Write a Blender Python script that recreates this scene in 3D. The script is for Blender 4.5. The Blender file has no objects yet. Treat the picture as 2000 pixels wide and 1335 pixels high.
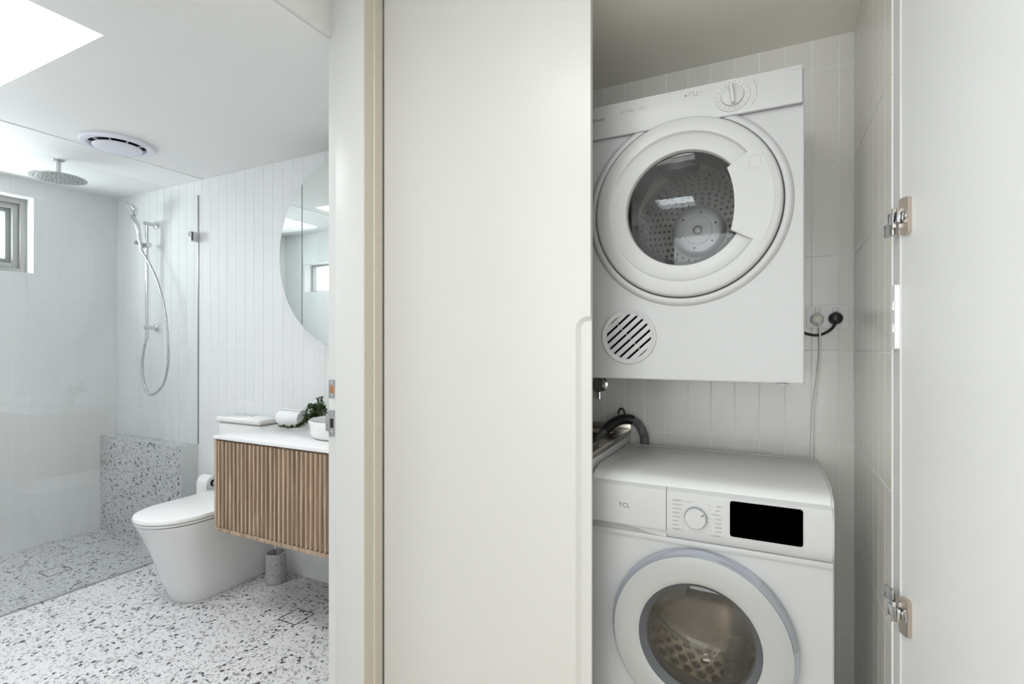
import bpy, bmesh, math, random
from mathutils import Vector, Matrix
random.seed(7)
S = bpy.context.scene
C = S.collection

# ------------------------------------------------------------------ camera
TH = 0.4638                                   # yaw to the left of +Y
cam_d = bpy.data.cameras.new('camera'); cam = bpy.data.objects.new('camera', cam_d); C.objects.link(cam)
cam_d.sensor_width = 36.0
cam_d.lens = 1010.5 / 2000 * 36.0
cam_d.shift_y = 4.1 / 2000
cam_d.clip_start = 0.02
cam.location = (0, 0, 1.219)
cam.rotation_euler = (math.pi / 2, 0, TH)
S.camera = cam

# ------------------------------------------------------------------ world, lights, exposure
w = bpy.data.worlds.new('world'); S.world = w; w.use_nodes = True
bg = w.node_tree.nodes['Background']
bg.inputs[0].default_value = (0.80, 0.90, 1.0, 1); bg.inputs[1].default_value = 1.6

def area(name, loc, rot, sx, sy, power, col):
    d = bpy.data.lights.new(name, 'AREA'); d.shape = 'RECTANGLE'; d.size = sx; d.size_y = sy
    d.energy = power; d.color = col
    o = bpy.data.objects.new(name, d); C.objects.link(o); o.location = loc; o.rotation_euler = rot
    return o
PI = math.pi
area('daylight_bath_skylight', (-2.42, 0.65, 3.02), (0, 0, 0), 1.0, 0.46, 31, (0.97, 0.985, 1.0))
area('daylight_shower_window', (-4.16, 1.12, 1.87), (0, -PI/2, 0), 0.40, 0.68, 14.0, (0.93, 0.97, 1.0))
area('daylight_bath_window', (-3.30, 0.13, 1.80), (PI/2, 0, 0), 0.72, 0.22, 0.6, (1.0, 0.93, 0.80))
area('daylight_hall_skylight', (-0.75, -1.60, 2.50), (0, 0, 0), 0.40, 0.44, 5, (0.96, 0.98, 1.0))
area('daylight_hall_window', (-1.30, -0.85, 1.55), (0, -PI/2, 0), 1.4, 1.6, 15.5, (1.0, 0.945, 0.885))
area('daylight_hall_end_window', (0.15, -3.06, 1.30), (PI/2, 0, 0), 2.4, 2.0, 26, (1.0, 0.945, 0.885))
area('added_hall_roof_light', (-0.70, 0.0, 2.50), (0, 0, 0), 0.60, 0.70, 10.5, (1.0, 0.95, 0.895))  # unseen source added above the hall to light the washer lid

vs = S.view_settings
vs.view_transform = 'Standard'; vs.look = 'None'; vs.gamma = 1.0; vs.use_curve_mapping = False
vs.exposure = 0.6

# ------------------------------------------------------------------ materials
def mat(name):
    m = bpy.data.materials.new(name); m.use_nodes = True
    return m, m.node_tree.nodes, m.node_tree.links, m.node_tree.nodes['Principled BSDF']

def plain(name, col, rough=0.5, metal=0.0, bump=0.0, bscale=60, spec=None, coat=0.0):
    m, n, l, b = mat(name)
    b.inputs['Base Color'].default_value = (*col, 1); b.inputs['Roughness'].default_value = rough
    b.inputs['Metallic'].default_value = metal
    if spec is not None: b.inputs['Specular IOR Level'].default_value = spec
    if coat: b.inputs['Coat Weight'].default_value = coat; b.inputs['Coat Roughness'].default_value = 0.05
    tc = n.new('ShaderNodeTexCoord')
    nz = n.new('ShaderNodeTexNoise'); nz.inputs['Scale'].default_value = bscale; nz.inputs['Detail'].default_value = 3
    l.new(tc.outputs['Object'], nz.inputs['Vector'])
    mr = n.new('ShaderNodeMapRange'); mr.inputs['To Min'].default_value = max(0, rough - 0.03); mr.inputs['To Max'].default_value = min(1, rough + 0.03)
    l.new(nz.outputs['Fac'], mr.inputs['Value']); l.new(mr.outputs[0], b.inputs['Roughness'])
    if bump:
        bp = n.new('ShaderNodeBump'); bp.inputs['Strength'].default_value = bump; bp.inputs['Distance'].default_value = 0.001
        l.new(nz.outputs['Fac'], bp.inputs['Height']); l.new(bp.outputs[0], b.inputs['Normal'])
    return m

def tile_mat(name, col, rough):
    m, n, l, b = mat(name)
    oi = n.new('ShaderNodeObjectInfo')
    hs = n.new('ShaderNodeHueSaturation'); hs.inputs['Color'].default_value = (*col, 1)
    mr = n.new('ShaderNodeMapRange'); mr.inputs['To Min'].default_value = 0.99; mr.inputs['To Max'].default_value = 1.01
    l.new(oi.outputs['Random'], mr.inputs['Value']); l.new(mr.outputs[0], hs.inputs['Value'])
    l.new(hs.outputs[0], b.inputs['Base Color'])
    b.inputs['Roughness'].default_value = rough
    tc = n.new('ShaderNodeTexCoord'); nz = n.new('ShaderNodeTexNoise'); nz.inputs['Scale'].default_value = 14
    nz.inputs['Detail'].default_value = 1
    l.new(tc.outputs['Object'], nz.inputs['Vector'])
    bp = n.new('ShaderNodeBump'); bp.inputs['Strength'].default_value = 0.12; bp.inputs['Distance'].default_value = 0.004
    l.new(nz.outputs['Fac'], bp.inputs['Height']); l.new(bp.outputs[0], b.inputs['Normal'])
    return m

def terrazzo(name):
    m, n, l, b = mat(name)
    tc = n.new('ShaderNodeTexCoord')
    def layer(scale, stops, gap, off):
        mp = n.new('ShaderNodeMapping'); mp.inputs['Location'].default_value = (off, off * 1.7, off * .6)
        mp.inputs['Rotation'].default_value = (0.3, 0.5, off)
        l.new(tc.outputs['Object'], mp.inputs['Vector'])
        v = n.new('ShaderNodeTexVoronoi'); v.feature = 'F1'; v.inputs['Scale'].default_value = scale
        e = n.new('ShaderNodeTexVoronoi'); e.feature = 'DISTANCE_TO_EDGE'; e.inputs['Scale'].default_value = scale
        l.new(mp.outputs[0], v.inputs['Vector']); l.new(mp.outputs[0], e.inputs['Vector'])
        sp = n.new('ShaderNodeSeparateColor'); l.new(v.outputs['Color'], sp.inputs[0])
        cr = n.new('ShaderNodeValToRGB'); cr.color_ramp.interpolation = 'CONSTANT'
        els = cr.color_ramp.elements
        els[0].position = stops[0][0]; els[0].color = (*stops[0][1], 1)
        els[1].position = stops[1][0]; els[1].color = (*stops[1][1], 1)
        for p, c in stops[2:]:
            x = els.new(p); x.color = (*c, 1)
        l.new(sp.outputs[0], cr.inputs[0])
        g = n.new('ShaderNodeMath'); g.operation = 'GREATER_THAN'; g.inputs[1].default_value = gap
        l.new(e.outputs['Distance'], g.inputs[0])
        k = n.new('ShaderNodeMath'); k.operation = 'GREATER_THAN'; k.inputs[1].default_value = stops[1][0]
        l.new(sp.outputs[0], k.inputs[0])
        a = n.new('ShaderNodeMath'); a.operation = 'MULTIPLY'; l.new(g.outputs[0], a.inputs[0]); l.new(k.outputs[0], a.inputs[1])
        return cr, a
    base = n.new('ShaderNodeTexNoise'); base.inputs['Scale'].default_value = 9
    l.new(tc.outputs['Object'], base.inputs['Vector'])
    br = n.new('ShaderNodeValToRGB'); br.color_ramp.elements[0].color = (0.60, 0.60, 0.62, 1); br.color_ramp.elements[1].color = (0.72, 0.72, 0.73, 1)
    l.new(base.outputs['Fac'], br.inputs[0])
    W = (0.8, 0.8, 0.8)
    c1, a1 = layer(128, [(0, W), (0.60, (0.62, 0.61, 0.60)), (0.74, (0.50, 0.46, 0.42)), (0.80, (0.36, 0.36, 0.37)), (0.90, (0.22, 0.22, 0.24))], 0.07, 3.1)
    c2, a2 = layer(68, [(0, W), (0.80, (0.50, 0.48, 0.46)), (0.86, (0.26, 0.26, 0.28)), (0.915, (0.06, 0.062, 0.068))], 0.09, 7.7)
    x1 = n.new('ShaderNodeMix'); x1.data_type = 'RGBA'; x2 = n.new('ShaderNodeMix'); x2.data_type = 'RGBA'
    l.new(a1.outputs[0], x1.inputs['Factor']); l.new(br.outputs[0], x1.inputs['A']); l.new(c1.outputs[0], x1.inputs['B'])
    l.new(a2.outputs[0], x2.inputs['Factor']); l.new(x1.outputs['Result'], x2.inputs['A']); l.new(c2.outputs[0], x2.inputs['B'])
    l.new(x2.outputs['Result'], b.inputs['Base Color'])
    b.inputs['Roughness'].default_value = 0.42
    return m

def wood(name):
    m, n, l, b = mat(name)
    tc = n.new('ShaderNodeTexCoord'); mp = n.new('ShaderNodeMapping'); mp.inputs['Scale'].default_value = (60, 60, 2.2)
    oi = n.new('ShaderNodeObjectInfo'); ad = n.new('ShaderNodeVectorMath'); ad.operation = 'ADD'
    sc = n.new('ShaderNodeVectorMath'); sc.operation = 'SCALE'; sc.inputs[0].default_value = (13, 7, 5)
    l.new(oi.outputs['Random'], sc.inputs['Scale'])
    l.new(tc.outputs['Object'], ad.inputs[0]); l.new(sc.outputs[0], ad.inputs[1])
    l.new(ad.outputs[0], mp.inputs['Vector'])
    nz = n.new('ShaderNodeTexNoise'); nz.inputs['Scale'].default_value = 1.5; nz.inputs['Detail'].default_value = 6; nz.inputs['Distortion'].default_value = 0.6
    l.new(mp.outputs[0], nz.inputs['Vector'])
    cr = n.new('ShaderNodeValToRGB'); e = cr.color_ramp.elements
    e[0].position = 0.28; e[0].color = (0.27, 0.185, 0.125, 1); e[1].position = 0.72; e[1].color = (0.58, 0.44, 0.325, 1)
    l.new(nz.outputs['Fac'], cr.inputs[0])
    hs = n.new('ShaderNodeHueSaturation'); mr = n.new('ShaderNodeMapRange'); mr.inputs['To Min'].default_value = 0.88; mr.inputs['To Max'].default_value = 1.12
    l.new(oi.outputs['Random'], mr.inputs['Value']); l.new(mr.outputs[0], hs.inputs['Value']); l.new(cr.outputs[0], hs.inputs['Color'])
    l.new(hs.outputs[0], b.inputs['Base Color']); b.inputs['Roughness'].default_value = 0.5
    bp = n.new('ShaderNodeBump'); bp.inputs['Strength'].default_value = 0.2; bp.inputs['Distance'].default_value = 0.001
    l.new(nz.outputs['Fac'], bp.inputs['Height']); l.new(bp.outputs[0], b.inputs['Normal'])
    return m

def glass(name, tint, refl=1.0, rough=0.0):
    m = bpy.data.materials.new(name); m.use_nodes = True; n = m.node_tree.nodes; l = m.node_tree.links
    n.clear(); out = n.new('ShaderNodeOutputMaterial'); mx = n.new('ShaderNodeMixShader')
    tr = n.new('ShaderNodeBsdfTransparent'); tr.inputs[0].default_value = (*tint, 1)
    gl = n.new('ShaderNodeBsdfGlossy'); gl.inputs['Roughness'].default_value = rough; gl.inputs['Color'].default_value = (1, 1, 1, 1)
    fr = n.new('ShaderNodeFresnel'); fr.inputs['IOR'].default_value = 1.5
    ge = n.new('ShaderNodeNewGeometry'); mr = n.new('ShaderNodeMapRange')      # same reflectance from both sides of a pane
    mr.inputs['To Min'].default_value = 1.5; mr.inputs['To Max'].default_value = 1 / 1.5
    l.new(ge.outputs['Backfacing'], mr.inputs['Value']); l.new(mr.outputs[0], fr.inputs['IOR'])
    k = n.new('ShaderNodeMath'); k.operation = 'MULTIPLY'; k.inputs[1].default_value = refl; k.use_clamp = True
    l.new(fr.outputs[0], k.inputs[0]); l.new(k.outputs[0], mx.inputs[0])
    l.new(tr.outputs[0], mx.inputs[1]); l.new(gl.outputs[0], mx.inputs[2]); l.new(mx.outputs[0], out.inputs[0])
    return m

M = dict(
    paint=plain('ceiling_paint', (0.86, 0.86, 0.85), 0.7, bump=0.05, bscale=200),
    wallpaint=plain('wall_paint', (0.86, 0.855, 0.84), 0.6, bump=0.05, bscale=200),
    headshade=plain('head_board_shade', (0.70, 0.70, 0.685), 0.6, bump=0.05, bscale=200),  # darkened against the hall light so the added board blends with the ceiling
    showerlit=plain('shower_ceiling_lit', (0.90, 0.90, 0.89), 0.6, bump=0.05, bscale=200),  # window and skylight brightness put into a whiter ceiling tone
    laundry_ceiling=plain('laundry_ceiling_paint', (0.90, 0.87, 0.79), 0.65, bump=0.05, bscale=200),  # warm tint stands for light bounced into the recess
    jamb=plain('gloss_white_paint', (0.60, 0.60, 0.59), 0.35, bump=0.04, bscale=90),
    cream=plain('cream_gloss', (0.58, 0.535, 0.45), 0.35, bump=0.04, bscale=90),  # warmer tone than the white lining, used on its edge strips
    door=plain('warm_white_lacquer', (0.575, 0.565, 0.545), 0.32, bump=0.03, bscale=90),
    melamine=plain('white_melamine', (0.65, 0.65, 0.65), 0.42, bump=0.03, bscale=150),  # open door's white, lifted over the closed door's to stand for light
    tile=tile_mat('bathroom_white_tile', (0.79, 0.795, 0.80), 0.6),
    tile2=tile_mat('laundry_white_tile', (0.72, 0.70, 0.66), 0.2),  # slightly warm tint stands for bounced light around these tiles
    grout=plain('pale_grout', (0.88, 0.88, 0.87), 0.85, bump=0.3, bscale=900),
    terrazzo=terrazzo('terrazzo'),
    ceramic=plain('white_ceramic', (0.83, 0.83, 0.825), 0.10, coat=0.3),
    plastic=plain('white_plastic', (0.50, 0.50, 0.50), 0.36),
    lidlit=plain('white_lid_lit', (0.68, 0.68, 0.68), 0.36),  # lid white lifted over the enamel to stand for light from above
    shelfwhite=plain('white_fittings', (0.80, 0.80, 0.80), 0.36),
    fanplastic=plain('cool_white_plastic', (0.80, 0.80, 0.88), 0.30),
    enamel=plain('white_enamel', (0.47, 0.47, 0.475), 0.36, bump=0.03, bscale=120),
    ringgrey=plain('pale_grey_plastic', (0.38, 0.38, 0.375), 0.35),
    midgrey=plain('mid_grey_plastic', (0.33, 0.34, 0.37), 0.4),
    scoop=plain('shaded_grey_plastic', (0.30, 0.30, 0.30), 0.5),
    silver=plain('silver_trim', (0.52, 0.55, 0.62), 0.25, metal=0.6),
    chrome=plain('chrome', (0.62, 0.63, 0.645), 0.10, metal=1.0),
    satin=plain('satin_steel', (0.52, 0.52, 0.51), 0.28, metal=1.0),
    nickel=plain('warm_nickel', (0.62, 0.53, 0.46), 0.25, metal=1.0),
    drum=plain('dryer_drum_metal', (0.10, 0.098, 0.095), 0.38, metal=0.7),
    drumback=plain('dryer_back_plate', (0.46, 0.44, 0.41), 0.45, metal=0.3),
    hub=plain('dryer_hub', (0.52, 0.52, 0.53), 0.35, metal=0.3),
    blank=plain('blank_screen', (0.0, 0.0, 0.0), 0.9, spec=0.0),
    black=plain('black_plastic', (0.012, 0.012, 0.013), 0.35),
    void=plain('dark_opening', (0.01, 0.01, 0.01), 0.8),
    gasket=plain('dark_rubber', (0.012, 0.011, 0.012), 0.4),
    greyrub=plain('grey_rubber', (0.10, 0.104, 0.112), 0.45),
    steel=plain('stainless', (0.50, 0.455, 0.40), 0.24, metal=1.0),
    hose=plain('grey_hose', (0.13, 0.13, 0.13), 0.5),
    cordw=plain('white_cord', (0.80, 0.79, 0.75), 0.45),
    ivory=plain('ivory_plug', (0.72, 0.71, 0.64), 0.35),
    alu=plain('grey_aluminium', (0.36, 0.355, 0.345), 0.4, metal=0.3),
    aludark=plain('dark_aluminium', (0.20, 0.20, 0.20), 0.45, metal=0.2),
    wood=wood('oak'),
    stone=plain('solid_white_top', (0.84, 0.84, 0.85), 0.16),
    mirror=plain('mirror', (0.84, 0.89, 0.875), 0.0, metal=1.0),
    mirroredge=plain('mirror_edge', (0.42, 0.45, 0.44), 0.3),
    print=plain('grey_print', (0.22, 0.22, 0.24), 0.6),
    printpale=plain('pale_print', (0.34, 0.34, 0.36), 0.6),
    printdark=plain('dark_print', (0.06, 0.06, 0.07), 0.5),
    towel=plain('white_towel', (0.84, 0.84, 0.85), 0.95, bump=1.0, bscale=500),
    paper=plain('toilet_paper', (0.84, 0.84, 0.84), 0.9, bump=0.4, bscale=300),
    leaf=plain('dark_leaf', (0.075, 0.115, 0.045), 0.4),
    stem=plain('green_stem', (0.09, 0.12, 0.04), 0.6),
    rock=terrazzo('pale_terrazzo_stone'),
    rawwood=plain('raw_pine', (0.42, 0.16, 0.05), 0.7),
    oakfloor=plain('pale_hall_floor', (0.60, 0.53, 0.43), 0.4),
    glass=glass('shower_glass', (0.978, 0.988, 0.984)),
    winglass=glass('window_glass', (0.95, 0.97, 0.97)),
    doorglass=glass('appliance_glass', (0.74, 0.74, 0.74), 1.1),
    washglass=glass('washer_glass', (0.74, 0.71, 0.67), 1.6),
)
M['mirror'].node_tree.nodes['Principled BSDF'].inputs['Roughness'].default_value = 0.0
for lk in list(M['mirror'].node_tree.links):
    if lk.to_socket.name == 'Roughness': M['mirror'].node_tree.links.remove(lk)
r_ = M['rock'].node_tree.nodes
for q in r_:
    if q.type == 'TEX_VORONOI': q.inputs['Scale'].default_value *= 1.3
    if q.type == 'VALTORGB' and q.color_ramp.interpolation == 'CONSTANT':
        for e in q.color_ramp.elements: e.color = [0.22 + 0.42 * c for c in e.color[:3]] + [1]
    if q.type == 'VALTORGB' and q.color_ramp.interpolation != 'CONSTANT':
        for e in q.color_ramp.elements: e.color = [0.62 * c for c in e.color[:3]] + [1]

# ------------------------------------------------------------------ mesh helpers
def box(bm, x0, x1, y0, y1, z0, z1, bev=0.0, seg=2):
    vs_ = [bm.verts.new((x, y, z)) for x in (x0, x1) for y in (y0, y1) for z in (z0, z1)]
    idx = [(0, 1, 3, 2), (4, 6, 7, 5), (0, 4, 5, 1), (2, 3, 7, 6), (0, 2, 6, 4), (1, 5, 7, 3)]
    fs = [bm.faces.new([vs_[i] for i in f]) for f in idx]
    if bev:
        ed = list({e for f in fs for e in f.edges})
        bmesh.ops.bevel(bm, geom=ed, offset=bev, segments=seg, profile=0.5, affect='EDGES')
    return bm

def B(*a, **k):
    bm = bmesh.new(); box(bm, *a, **k); return bm

def axes(ax):
    if ax == 'Y': return Vector((1, 0, 0)), Vector((0, 0, 1)), Vector((0, 1, 0))
    if ax == 'X': return Vector((0, 1, 0)), Vector((0, 0, 1)), Vector((1, 0, 0))
    return Vector((1, 0, 0)), Vector((0, 1, 0)), Vector((0, 0, 1))

def lathe(bm, c, prof, ax='Z', seg=48, a0=0.0, a1=2 * PI, sx=1.0, sy=1.0):
    """prof: (radius, distance along the axis)"""
    U, V, Wd = axes(ax) if isinstance(ax, str) else ax
    c = Vector(c); full = abs(a1 - a0 - 2 * PI) < 1e-6
    n = seg if full else seg + 1
    rings = []
    for r, h in prof:
        if r < 1e-6: rings.append([bm.verts.new(c + Wd * h)])
        else:
            rings.append([bm.verts.new(c + Wd * h + U * (r * sx * math.cos(a0 + (a1 - a0) * i / seg)) + V * (r * sy * math.sin(a0 + (a1 - a0) * i / seg))) for i in range(n)])
    for A, D in zip(rings, rings[1:]):
        m = seg if not full else n
        for i in range(m):
            j = (i + 1) % n
            if len(A) == 1 and len(D) == 1: continue
            if len(A) == 1: bm.faces.new((A[0], D[i], D[j]))
            elif len(D) == 1: bm.faces.new((A[i], D[0], A[j]))
            else: bm.faces.new((A[i], D[i], D[j], A[j]))
    if not full:
        for i in (0, n - 1):
            ring = [R[i] if len(R) > 1 else R[0] for R in rings]
            if len(ring) > 2:
                try: bm.faces.new(ring)
                except Exception: pass
    return bm

def L(c, prof, ax='Z', **k):
    bm = bmesh.new(); lathe(bm, c, prof, ax, **k); return bm

def spline(pts, n=8):
    P = [Vector(p) for p in pts]; out = []
    for i in range(len(P) - 1):
        p0 = P[max(i - 1, 0)]; p1 = P[i]; p2 = P[i + 1]; p3 = P[min(i + 2, len(P) - 1)]
        for k in range(n):
            t = k / n
            out.append(0.5 * ((2 * p1) + (p2 - p0) * t + (2 * p0 - 5 * p1 + 4 * p2 - p3) * t * t + (3 * p1 - p0 - 3 * p2 + p3) * t ** 3))
    out.append(P[-1]); return out

def tube(bm, pts, r, seg=10, cap=True):
    P = [Vector(p) for p in pts]; rings = []
    up = None
    for i, p in enumerate(P):
        t = (P[min(i + 1, len(P) - 1)] - P[max(i - 1, 0)]).normalized()
        if up is None:
            up = Vector((0, 0, 1)) if abs(t.z) < 0.9 else Vector((1, 0, 0))
        a = (up - t * up.dot(t)).normalized(); b = t.cross(a); up = a
        rr = r[i] if isinstance(r, (list, tuple)) else r
        rings.append([bm.verts.new(p + a * (rr * math.cos(2 * PI * k / seg)) + b * (rr * math.sin(2 * PI * k / seg))) for k in range(seg)])
    for A, D in zip(rings, rings[1:]):
        for i in range(seg):
            j = (i + 1) % seg; bm.faces.new((A[i], A[j], D[j], D[i]))
    if cap:
        bm.faces.new(rings[0][::-1]); bm.faces.new(rings[-1])
    return bm

def T(pts, r, seg=10, cap=True):
    bm = bmesh.new(); tube(bm, pts, r, seg, cap); return bm

def prism(bm, poly, plane, d0, d1):
    """poly: 2D points; plane 'XZ' extruded in Y, 'XY' in Z, 'YZ' in X"""
    def p3(a, b, d):
        return {'XZ': (a, d, b), 'XY': (a, b, d), 'YZ': (d, a, b)}[plane]
    A = [bm.verts.new(p3(a, b, d0)) for a, b in poly]; D = [bm.verts.new(p3(a, b, d1)) for a, b in poly]
    n = len(poly)
    bm.faces.new(A); bm.faces.new(D[::-1])
    for i in range(n):
        j = (i + 1) % n; bm.faces.new((A[i], D[i], D[j], A[j]))
    return bm

def rrect(x0, x1, z0, z1, r, n=5):
    out = []
    for cx, cz, a in ((x1 - r, z1 - r, 0), (x0 + r, z1 - r, PI / 2), (x0 + r, z0 + r, PI), (x1 - r, z0 + r, 1.5 * PI)):
        for i in range(n + 1):
            t = a + PI / 2 * i / n; out.append((cx + r * math.cos(t), cz + r * math.sin(t)))
    return out

def RP(x0, x1, z0, z1, r, plane, d0, d1):
    bm = bmesh.new(); prism(bm, rrect(x0, x1, z0, z1, r), plane, d0, d1); return bm

def mesh_of(name, bm, m, smooth=True, origin=(0, 0, 0)):
    if not isinstance(bm, bpy.types.Mesh):
        bmesh.ops.recalc_face_normals(bm, faces=bm.faces)
        bmesh.ops.translate(bm, verts=bm.verts, vec=-Vector(origin))
        me = bpy.data.meshes.new(name); bm.to_mesh(me); bm.free()
        if smooth:
            for p in me.polygons: p.use_smooth = True
            me.set_sharp_from_angle(angle=math.radians(38))
        me.materials.append(M[m])
    else: me = bm
    return me

ORG = {}
def obj(name, bm, m, parent=None, smooth=True, kind=None, label=None, at=None):
    """one mesh object, geometry given in scene coordinates; parts share the frame of their thing"""
    o0 = ORG.get(parent.name, Vector((0, 0, 0))) if parent else Vector(at or (0, 0, 0))
    me = mesh_of(name, bm, m, smooth, o0)
    o = bpy.data.objects.new(name, me); C.objects.link(o)
    if parent: o.parent = parent
    else: o.location = o0
    ORG[o.name] = o0
    if kind: o['kind'] = kind
    if label: o['label'] = label
    return o

def thing(name, label, cat, loc, group=None):
    o = bpy.data.objects.new(name, None); C.objects.link(o); o.location = loc; o.empty_display_size = 0.05
    o['label'] = label; o['category'] = cat
    if group: o['group'] = group
    ORG[o.name] = Vector(loc)
    return o

def tag(o, label, cat, group=None):
    o['label'] = label; o['category'] = cat
    if group: o['group'] = group
    return o

def struct(name, bm, m, label=None, smooth=False):
    o = obj(name, bm, m, smooth=smooth); o['kind'] = 'structure'
    if label: o['label'] = label
    return o

def text(name, s, size, loc, m, parent, rz=0.0, align='LEFT', sxx=1.0):
    cu = bpy.data.curves.new(name, 'FONT'); cu.body = s; cu.size = size; cu.align_x = align; cu.extrude = 0.00015
    tmp = bpy.data.objects.new(name + '_tmp', cu); C.objects.link(tmp)
    dg = bpy.context.evaluated_depsgraph_get()
    me = bpy.data.meshes.new_from_object(tmp.evaluated_get(dg)); bpy.data.objects.remove(tmp)
    me.transform(Matrix.Translation(Vector(loc) - ORG[parent.name]) @ Matrix.Rotation(PI / 2, 4, 'X') @ Matrix.Diagonal((sxx, 1, 1, 1)))
    me.materials.clear(); me.materials.append(M[m])
    o = bpy.data.objects.new(name, me); C.objects.link(o); o.parent = parent
    ORG[o.name] = ORG[parent.name]
    return o

# ------------------------------------------------------------------ the setting
YB = 1.938            # tiled wall shared by bathroom and laundry (tile face)
XL = -3.964           # shower end wall (tile face)
XR = 0.2344           # laundry side wall (tile face)
ZC = 2.203            # ceiling of bathroom and laundry
XH = -1.122           # left wall of the hall
XB = -1.274           # bathroom side of that wall
YF = 1.30             # front of the cupboard doors
YO = 0.30             # bathroom wall opposite the mirror
HZ = 2.45             # hall ceiling

struct('floor', B(XL - 0.3, XB + 0.06, YO - 0.2, YB + 0.2, -0.06, 0.0), 'terrazzo', 'white terrazzo bathroom floor with dark chips')
struct('floor_hall', B(XB + 0.06, 1.5, -3.0, YB + 0.2, -0.06, 0.0), 'oakfloor', 'wooden hall floor')

wall_bath = struct('wall_back', B(XL - 0.2, XB, YB + 0.0012, YB + 0.15, 0, 2.7), 'grout', 'white tiled bathroom wall behind toilet and vanity')
bm = bmesh.new()
WY0, WY1, WZ0, WZ1 = 0.75, 1.50, 1.638, 2.10      # shower window opening
box(bm, XL - 0.2, XL - 0.0012, YO - 0.15, YB + 0.0012, 0, WZ0); box(bm, XL - 0.2, XL - 0.0012, YO - 0.15, YB + 0.0012, WZ1, 2.7)
box(bm, XL - 0.2, XL - 0.0012, WY1, YB + 0.0012, WZ0, WZ1); box(bm, XL - 0.2, XL - 0.0012, YO - 0.15, WY0, WZ0, WZ1)
wall_shower = struct('wall_left', bm, 'grout', 'white tiled shower wall with a small window')
bm = bmesh.new()
box(bm, XL - 0.2, XB, YO - 0.15, YO, 0, 1.68); box(bm, XL - 0.2, XB, YO - 0.15, YO, 1.93, 2.7)
box(bm, XL - 0.2, -3.72, YO - 0.15, YO, 1.68, 1.93); box(bm, -2.95, XB, YO - 0.15, YO, 1.68, 1.93)
struct('wall_front', bm, 'tile', 'bathroom wall opposite the mirror')
# wall between bathroom and hall, doorway from the near wall to the jamb
bm = bmesh.new()
box(bm, XB, XH, 1.232, YF + 0.02, 0, 2.7)
box(bm, XB, XH, -0.05, YO + 0.03, 0, 2.7); box(bm, XB, XH, -3.0, -1.65, 0, 2.7); box(bm, XB, XH, -1.65, -0.05, 0, 0.85); box(bm, XB, XH, -1.65, -0.05, 2.25, 2.7); box(bm, XB, XH, YO + 0.03, 1.232, 2.40, 2.7)
struct('wall_right', bm, 'wallpaint', 'painted wall between hall and bathroom')
struct('wall_divider', B(XB, XH, YF + 0.02, YB + 0.15, 0, 2.7), 'wallpaint')
# ceilings
SKX0, SKX1, SKY0, SKY1 = -2.94, -1.904, 0.40, 0.893
XS = -3.03
bm = bmesh.new()
box(bm, XS, SKX0, YO, YB + 0.1, ZC, 2.6); box(bm, SKX1, XB, YO, YB + 0.1, ZC, 2.6)
box(bm, SKX0, SKX1, SKY1, YB + 0.1, ZC, 2.6); box(bm, SKX0, SKX1, YO, SKY0, ZC, 2.6)
struct('ceiling', bm, 'paint', 'white bathroom ceiling with a skylight opening')
struct('ceiling_shower', B(XL - 0.1, XS, YO, YB + 0.1, ZC - 0.003, 2.6), 'showerlit', 'ceiling over the shower, brighter daylight put into its white')
bm = bmesh.new()
box(bm, SKX0 - 0.02, SKX0, SKY0, SKY1, 2.59, 3.06); box(bm, SKX1, SKX1 + 0.02, SKY0, SKY1, 2.59, 3.06)
box(bm, SKX0 - 0.02, SKX1 + 0.02, SKY0 - 0.02, SKY0, 2.59, 3.06); box(bm, SKX0 - 0.02, SKX1 + 0.02, SKY1, SKY1 + 0.02, 2.59, 3.06)
struct('trim_skylight_shaft', bm, 'paint')
win_sky = struct('window_3', B(SKX0 - 0.02, SKX1 + 0.02, SKY0 - 0.02, SKY1 + 0.02, 3.05, 3.06), 'winglass', 'skylight pane over the bathroom')

# laundry recess
wall_lb = struct('wall_laundry_back', B(XB, XR + 0.15, YB + 0.0012, YB + 0.15, 0, 2.7), 'grout', 'white tiled wall behind dryer and washing machine')
wall_ls = struct('wall_laundry_side', B(XR + 0.0012, XR + 0.06, 1.368, YB + 0.0012, 0, 2.7), 'grout', 'white tiled side wall of the laundry cupboard')
struct('ceiling_laundry', B(XH, XR + 0.0012, YF + 0.02, YB + 0.0012, ZC, 2.5), 'laundry_ceiling', 'sloping shadowed ceiling of the laundry cupboard')
bpy.data.objects['ceiling_laundry']['label'] = 'shadowed ceiling of the laundry cupboard'
struct('trim_4', B(XR + 0.002, XR + 0.02, YF + 0.002, 1.370, 0, 2.40), 'melamine', 'white edge panel of the laundry cupboard')
struct('trim_6', B(XB - 0.001, XB + 0.012, YO + 0.03, 1.2285, ZC, 2.40), 'headshade', 'added head board over the bathroom doorway, toned to blend with the ceiling')
struct('trim_5', B(XH, XR + 0.06, YF + 0.002, YF + 0.02, 2.385, 2.5), 'wallpaint')

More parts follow.
